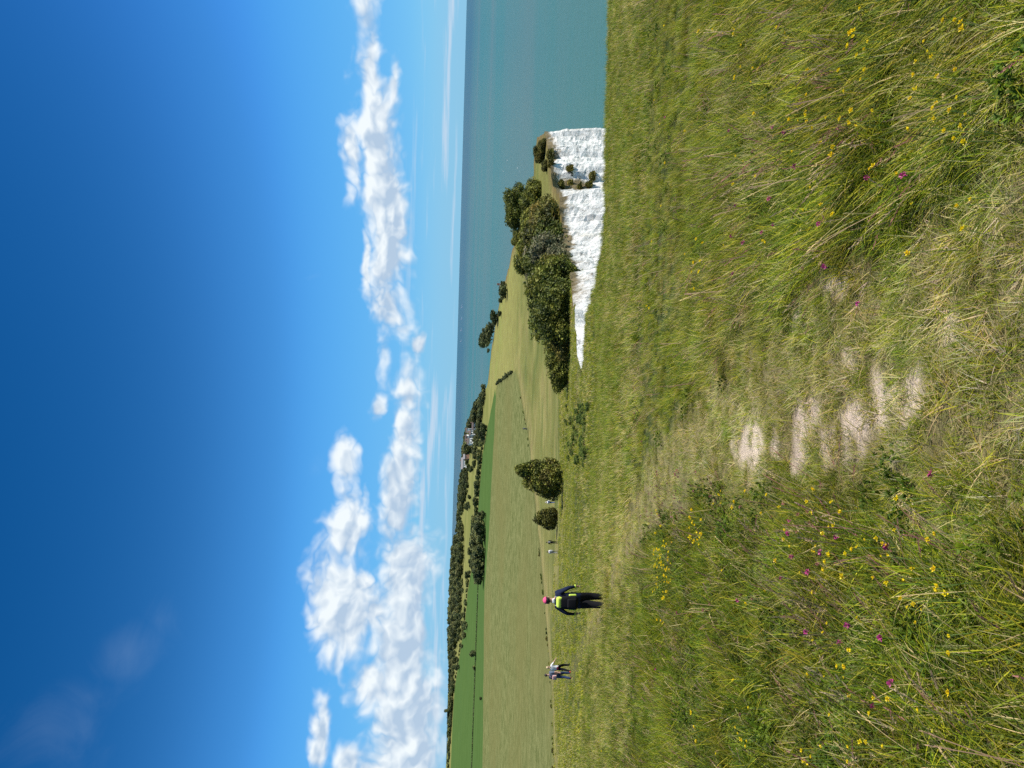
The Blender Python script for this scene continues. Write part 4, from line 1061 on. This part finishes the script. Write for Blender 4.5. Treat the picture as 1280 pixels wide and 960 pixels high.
def shell(e, name, mat, center, rad, zcut, squash=1.0, brim=False, back=0.0):
    bm = bmesh.new(); bmesh.ops.create_uvsphere(bm, u_segments=20, v_segments=14, radius=1)
    bmesh.ops.delete(bm, geom=[v for v in bm.verts if v.co.z < zcut - max(0, -v.co.y) * back], context='VERTS')
    for v in bm.verts: v.co = Vector((v.co.x * rad[0], v.co.y * rad[1], v.co.z * rad[2])) * (1 + .03 * mnoise.noise(v.co * 5)) + Vector(center)
    r_ = bmesh.ops.solidify(bm, geom=bm.faces[:], thickness=.008)
    for f in bm.faces: f.smooth = True
    o = bm_obj(name, bm, M[mat], e)
    if brim:
        bm = bmesh.new(); vs_ = []
        for i in range(13):
            a = math.pi * i / 12; vs_.append((bm.verts.new((center[0] + math.cos(a) * rad[0] * .98, center[1] + math.sin(a) * rad[1] * .9, center[2] + rad[2] * zcut + .004)), bm.verts.new((center[0] + math.cos(a) * rad[0] * .9, center[1] + math.sin(a) * rad[1] * 1.0 + math.sin(a) * .075, center[2] + rad[2] * zcut - .012 * math.sin(a)))))
        for i in range(12): bm.faces.new((vs_[i][0], vs_[i][1], vs_[i + 1][1], vs_[i + 1][0]))
        bmesh.ops.solidify(bm, geom=bm.faces[:], thickness=.006); bm_obj('brim', bm, M[mat], o)
    return o
def hair(e, mat, long=False):
    return shell(e, 'hair', mat, (0, .012, 1.655), (.094, .108, .105), .02, back=1.6 if long else .9)
def rounded(name, e, mat, c_, hs, bev=.05, tilt=0):
    bm = bmesh.new(); bmesh.ops.create_cube(bm, size=2)
    for v in bm.verts: v.co = Vector((v.co.x * hs[0] * (1 - .12 * (v.co.z > 0)), v.co.y * hs[1], v.co.z * hs[2]))
    bmesh.ops.bevel(bm, geom=bm.edges[:], offset=bev, segments=3, affect='EDGES', profile=.6)
    for v in bm.verts: v.co = Matrix.Rotation(tilt, 3, 'X') @ v.co + Vector(c_) + Vector((0, 0, 0))
    for f in bm.faces: f.smooth = True
    return bm_obj(name, bm, M[mat], e)
def strap(e, parent, mat, pts, r_=.018):
    v, f = tube(pts, [r_] * len(pts), 6); return link('strap', mesh_np('strap', [tuple(p) for p in v], [list(t) for t in f], [M[mat]], True), parent)

q = P3(209, 759)
e = person('walker in navy jacket and pink cap with black rucksack, walking away', q - Vector((0, 0, .06)), R(4), 'navy', 'black', 'shoe', 1.74, .14, 1.58, legs=1.5, hem=.80, armpose={'l': ((-.335, -.04, 1.13), (-.36, .06, .90), (-.355, .10, .82)), 'r': ((.335, -.04, 1.13), (.36, .06, .90), (.355, .10, .82))})
shell(e, 'cap', 'pink', (0, .018, 1.675), (.100, .115, .105), .05, brim=True)
hair(e, 'hair_dark')
col_ = rounded('collar', e, 'white', (0, -.045, 1.50), (.062, .035, .03), .02)
bp_ = rounded('rucksack', e, 'black', (0, -.25, 1.15), (.18, .10, .25), .08)
rounded('rucksack_pocket', e, 'black', (0, -.36, 1.06), (.13, .045, .12), .035)
rp = rounded('rolled_jacket', e, 'lime', (.01, -.27, 1.375), (.15, .08, .075), .05, .2)
for sx in (-1, 1):
    strap(e, bp_, 'grey', [(sx * .10, -.15, 1.38), (sx * .115, -.08, 1.455), (sx * .12, .06, 1.44), (sx * .125, .135, 1.33), (sx * .14, .10, 1.12), (sx * .15, -.10, 1.0)])
    rounded('side_bottle', bp_, 'lime', (sx * .175, -.20, 1.02), (.035, .04, .10), .03)
for sx in (-1, 1):
    rounded('cuff', e, 'lime', (sx * .36, .055, .915), (.046, .05, .022), .018)

q = P3(116, 714.5)
e = person('dark haired walker in steel blue top with pink bag and red shoes', q, R(-6), 'steel', 'denim', 'redshoe', 1.76, .16, 1.28, legs=1.25, sleeves=False)
hair(e, 'hair_dark')
b_ = rounded('shoulder_bag', e, 'rose', (-.05, -.20, 1.13), (.15, .06, .13), .04); strap(e, b_, 'rose', [(-.14, -.15, 1.24), (.02, -.13, 1.42), (.12, .02, 1.47), (.10, .14, 1.30)], .012)
q = P3(125.5, 713.5)
e = person('blond walker in white top and black trousers pointing an arm out', q, R(-10), 'white', 'black', 'shoe', 1.66, .22, 1.2, legs=1.2, sleeves=False, armpose={'r': ((.36, .06, 1.24), (.55, .12, 1.12), (.62, .13, 1.08))})
hair(e, 'hair_blond', True)
wj = shell(e, 'tied_jumper', 'maroon', (0, 0, .96), (.18, .15, .12), -.9, squash=1)
q = P3(282, 697.5)
e = person('walker in black coat with a white stripe near the small bush', q, R(10), 'black', 'black', 'shoe', 1.70, .2, 1.08); hair(e, 'hair_dark'); rounded('bag', e, 'white', (.05, -.15, 1.30), (.05, .03, .16), .025)
q = P3(270, 698)
e = person('walker in white jacket and grey trousers beside one in black', q, R(0), 'white', 'grey', 'shoe', 1.66, .2, 1.1); hair(e, 'hair_dark'); rounded('rucksack', e, 'grey', (0, -.18, 1.15), (.12, .06, .17), .04)
q = P3(332, 694)
e = person('walker in white top and blue trousers between the two bushes', q, R(25), 'white', 'blue', 'brown', 1.68, .24, 1.06); shell(e, 'hat', 'white', (0, .018, 1.67), (.10, .115, .1), .02, brim=True); rounded('rucksack', e, 'blue', (0, -.18, 1.12), (.12, .06, .18), .04)
q = P3(424, 660)
e = person('distant walker in grey at the edge of the mottled field', q, R(-20), 'grey', 'denim', 'shoe', 1.72, .22, 1.05); hair(e, 'hair_dark')

# ------------------------------------------------------------------ wild flowers
def petal_mat(name, c_):
    m, t, b = new_mat(name); b.inputs['Roughness'].default_value = .5
    oi = nd(t, 'ShaderNodeObjectInfo'); h = nd(t, 'ShaderNodeHueSaturation', inp={'Color': (*c_, 1)}); t.links.new(math_(t, 'MULTIPLY_ADD', oi.outputs['Random'], .014, .500), h.inputs['Hue'])
    t.links.new(h.outputs[0], b.inputs['Base Color']); tr = nd(t, 'ShaderNodeBsdfTranslucent'); t.links.new(h.outputs[0], tr.inputs[0])
    mx = nd(t, 'ShaderNodeMixShader', inp={0: .3}); t.links.new(b.outputs[0], mx.inputs[1]); t.links.new(tr.outputs[0], mx.inputs[2]); t.links.new(mx.outputs[0], t.nodes['Material Output'].inputs[0]); return m
M['yellow'] = petal_mat('yellow_petals', (.90, .66, .012)); M['magenta'] = petal_mat('magenta_petals', (.52, .07, .26)); M['clover'] = petal_mat('clover_petals', (.42, .17, .15)); M['stem'] = simple('flower_stem', (.09, .16, .03), .6)
def trefoil(seed, n):
    g = random.Random(seed); V_, F_ = [], []
    for k in range(n):
        a = 6.28 * k / n + g.uniform(-.3, .3); d = Vector((math.cos(a), math.sin(a), g.uniform(.1, .7))).normalized(); sd_ = d.cross(Vector((0, 0, 1))).normalized(); up = sd_.cross(d)
        l = g.uniform(.010, .015)
        for (lo, wd, upk) in ((.25, .0075, .011), (1.0, .0045, .002)):
            p = d * .003; o = len(V_)
            V_ += [p, p + d * l * .5 + sd_ * wd + up * upk * .4, p + d * l * lo + up * upk + d * .002, p + d * l * .5 - sd_ * wd + up * upk * .4]; F_.append((o, o + 1, o + 2, o + 3))
    return mesh_np('blossom', [tuple(v) for v in V_], [list(f) for f in F_], [M['yellow']])
def globe(mat, seed, r_=.009):
    g = random.Random(seed); V_, F_ = [], []
    for k in range(34):
        z = g.uniform(-.4, 1); a = g.uniform(0, 6.28); q_ = math.sqrt(1 - min(1, z * z)); d = Vector((q_ * math.cos(a), q_ * math.sin(a), z)); sd_ = d.orthogonal().normalized() * r_ * .22; o = len(V_)
        p = d * r_ * .3; V_ += [p - sd_, p + sd_, d * r_ * 1.15 + sd_ * .6, d * r_ * 1.15 - sd_ * .6]; F_.append((o, o + 1, o + 2, o + 3))
    return mesh_np('blossom', [tuple(v) for v in V_], [list(f) for f in F_], [M[mat]])
def stem_mesh(h):
    v, f = tube([(0, 0, -.01), (.006, .002, h * .5), (0, 0, h)], [.0014, .0012, .0009], 4); return mesh_np('stem', [tuple(p) for p in v], [list(t) for t in f], [M['stem']], True)
YB = [trefoil(40 + k, 4 + k % 3) for k in range(4)]; MB_ = globe('magenta', 3, .013); CB = globe('clover', 4, .010)
STEMS = {h: stem_mesh(h) for h in (.10, .15, .20, .26)}
def flower(name, label, group, blossom, U, V, h, s=1.0):
    q = P3(U, V)
    # the photo pixel shows the blossom, so slide the root towards the eye until the blossom covers it
    d = pixdir(U, V); t = (q.y - h * q.y / (ZC - q.z + .3) * .75); x = d.x / d.y * t
    r_ = Vector((x, t, zat(x, t)))
    o = link(name, STEMS[h], None, r_, random.uniform(0, 6.28)); o.rotation_euler = (random.uniform(-.2, .2), random.uniform(-.2, .2), random.uniform(0, 6.28))
    tag(o, label, 'flower', group)
    b_ = link('blossom', blossom, o, (0, 0, h)); b_.scale = (s, s, s); b_.rotation_euler = (random.uniform(-.6, .6), random.uniform(-.6, .6), 0)
YL = []
def crop_pts(x0, y0, pts):
    for a, b_ in pts: YL.append((960 - (y0 + b_ / 2.286), x0 + a / 2.286))
crop_pts(720, 540, [(450, 195), (455, 205), (485, 210), (480, 225), (725, 210), (730, 222), (840, 210), (832, 235), (817, 214), (635, 275), (630, 285), (780, 290), (770, 285), (950, 330), (942, 334), (920, 328), (895, 328), (1085, 405), (1088, 412), (1100, 435), (1112, 437), (740, 350), (735, 338), (752, 340), (800, 370), (810, 374), (840, 350), (980, 370), (695, 400), (780, 410), (730, 470), (1040, 420), (1036, 400), (1025, 475), (1045, 462), (1058, 495), (875, 515), (1040, 550), (1030, 550), (745, 575), (852, 620), (705, 670), (810, 690), (822, 685), (790, 730), (940, 745), (957, 738), (520, 870), (528, 880), (515, 865), (735, 935), (742, 940), (730, 930), (860, 900), (866, 878), (858, 918), (800, 915), (128, 832), (98, 845), (90, 890), (95, 915), (550, 470), (380, 845), (385, 880), (370, 800), (425, 905), (550, 925), (625, 385), (640, 368), (660, 328), (865, 322), (985, 288), (960, 370), (780, 790), (770, 605), (920, 448), (998, 448)])
for i in range(58): YL.append((random.gauss(252, 30) if i % 5 else random.uniform(180, 325), random.choice((838, 848)) + random.gauss(0, 3.2)))
for i in range(16): YL.append((random.uniform(280, 320), random.gauss(886, 5)))
crop_pts(720, 0, [(490, 65), (640, 90), (650, 88), (860, 110), (855, 118), (830, 130), (838, 140), (900, 130), (898, 118), (1090, 130), (1090, 185), (1150, 45), (1200, 95), (1190, 100), (865, 180), (868, 200), (555, 205), (560, 198), (550, 230), (805, 230), (810, 238), (1065, 225), (1070, 232), (1160, 230), (1165, 255), (1050, 270), (1048, 262), (700, 285), (705, 320), (702, 330), (710, 355), (665, 355), (695, 340), (805, 315), (820, 320), (1095, 330), (1092, 322), (1190, 320), (1125, 352), (1150, 375), (1160, 378), (1080, 375), (735, 375), (795, 450), (797, 442), (985, 480), (505, 520), (720, 610), (380, 700), (375, 692), (390, 710), (375, 760), (372, 775), (390, 765), (388, 745), (290, 470), (230, 885), (235, 880), (455, 95), (515, 190), (400, 75), (425, 92), (512, 118), (490, 210), (870, 22), (1185, 415), (1145, 325), (270, 365), (280, 590), (240, 690), (340, 740), (370, 830)])
for i in range(70): YL.append((random.choice((random.uniform(640, 955), random.uniform(5, 350))), 820 + 440 * random.random() ** .9))
for i, (U, V) in enumerate(YL):
    side_r = U > 470
    belt_ = 825 < V < 862 and U < 340
    lab = 'small yellow flower in the dense strip where the path bends towards the walkers' if belt_ else ('small yellow flower scattered in long grass on the seaward side of the path' if side_r else 'small yellow flower scattered in the meadow on the landward side of the path')
    grp = 'yellow flowers in the strip' if belt_ else ('seaward yellow flowers' if side_r else 'landward yellow flowers')
    far = V < 900
    flower('yellow_flower', lab, grp, YB[i % 4], U, V, random.choice((.20, .26)) if far or not side_r else random.choice((.20, .26)), random.uniform(.7, 1.25) * (1.35 if far else (.72 if V > 1100 else .95)))
for U, V in ((357, 1192), (663, 931), (706, 941), (708, 978), (669, 969), (673, 985), (662, 945), (74, 941), (165, 1028), (290, 1000)) + tuple((random.choice((random.uniform(560, 900), random.uniform(20, 340))), random.uniform(830, 1150)) for _ in range(26)):
    flower('magenta_flower', 'magenta flower head standing in the grass', 'magenta flowers', MB_, U, V, .20, random.uniform(.9, 1.3))
for i in range(70):
    if i < 38: U, V = random.gauss(335, 22), random.gauss(838, 22)
    elif i < 56: U, V = random.gauss(450, 40), random.gauss(795, 9)
    else: U, V = random.uniform(200, 345), random.uniform(880, 1040)
    flower('clover_flower', 'reddish clover head at the edge of the worn path', 'clover heads', CB, U, V, random.choice((.10, .15)), random.uniform(1.0, 1.5))

# ------------------------------------------------------------------ gulls and ships
M['gull'] = simple('gull_white', (.8, .8, .8), .7, .2)
def gull(U, V, dist, rz, lab):
    p = pixdir(U, V) * dist + Vector((0, 0, ZC))
    bm = bmesh.new()
    bmesh.ops.create_uvsphere(bm, u_segments=10, v_segments=8, radius=1, matrix=Matrix.Diagonal((.075, .24, .075, 1)))
    for s in (-1, 1):
        pr = [(s * .05, .10, .03), (s * .38, .14, .16), (s * .75, -.06, .08), (s * .40, -.03, .14), (s * .05, -.08, .02)]
        a = [bm.verts.new(v) for v in pr]; b_ = [bm.verts.new((v[0], v[1], v[2] + .015)) for v in pr]
        bm.faces.new(a); bm.faces.new(b_[::-1])
        for i in range(5): bm.faces.new((a[i], a[(i + 1) % 5], b_[(i + 1) % 5], b_[i]))
    t = [bm.verts.new(v) for v in ((-.02, -.2, 0), (.02, -.2, 0), (.07, -.36, 0), (-.07, -.36, 0))]; bm.faces.new(t)
    o = bm_obj('gull', bm, M['gull']); o.location = p; o.rotation_euler = (0, R(15), rz); tag(o, lab, 'bird', 'gulls over the sea')
for k, (U, V) in enumerate(((759, 634), (750, 647), (746, 629), (745.5, 650))): gull(U, V, 330, k * .9, 'white gull gliding over the sea beyond the headland')
M['ship'] = simple('ship_white', (.75, .76, .78), .6, .3)
for k, (U, ln) in enumerate(((575, 80), (560, 60), (546, 75), (532, 55))):
    y = 17000.; x = (U - 480) / FPX * y
    e = bpy.data.objects.new('ship', None); COL.objects.link(e); e.location = (x, y, 0); tag(e, 'white ship on the sea horizon', 'ship', 'ships on the horizon')
    bm = bmesh.new(); pr = [(-ln / 2, 0), (-ln / 2, 9), (ln / 2 + 5, 10), (ln / 2 - 3, 0)]
    a = [bm.verts.new((p_[0], -7, p_[1])) for p_ in pr]; b_ = [bm.verts.new((p_[0], 7, p_[1])) for p_ in pr]; bm.faces.new(a); bm.faces.new(b_[::-1])
    for i in range(4): bm.faces.new((a[i], b_[i], b_[(i + 1) % 4], a[(i + 1) % 4]))
    bm_obj('hull', bm, M['ship'], e)
    bm = bmesh.new(); box(bm, -ln * .42, -ln * .1, -6, 6, 9.2, 26); bm_obj('deckhouse', bm, M['ship'], e)
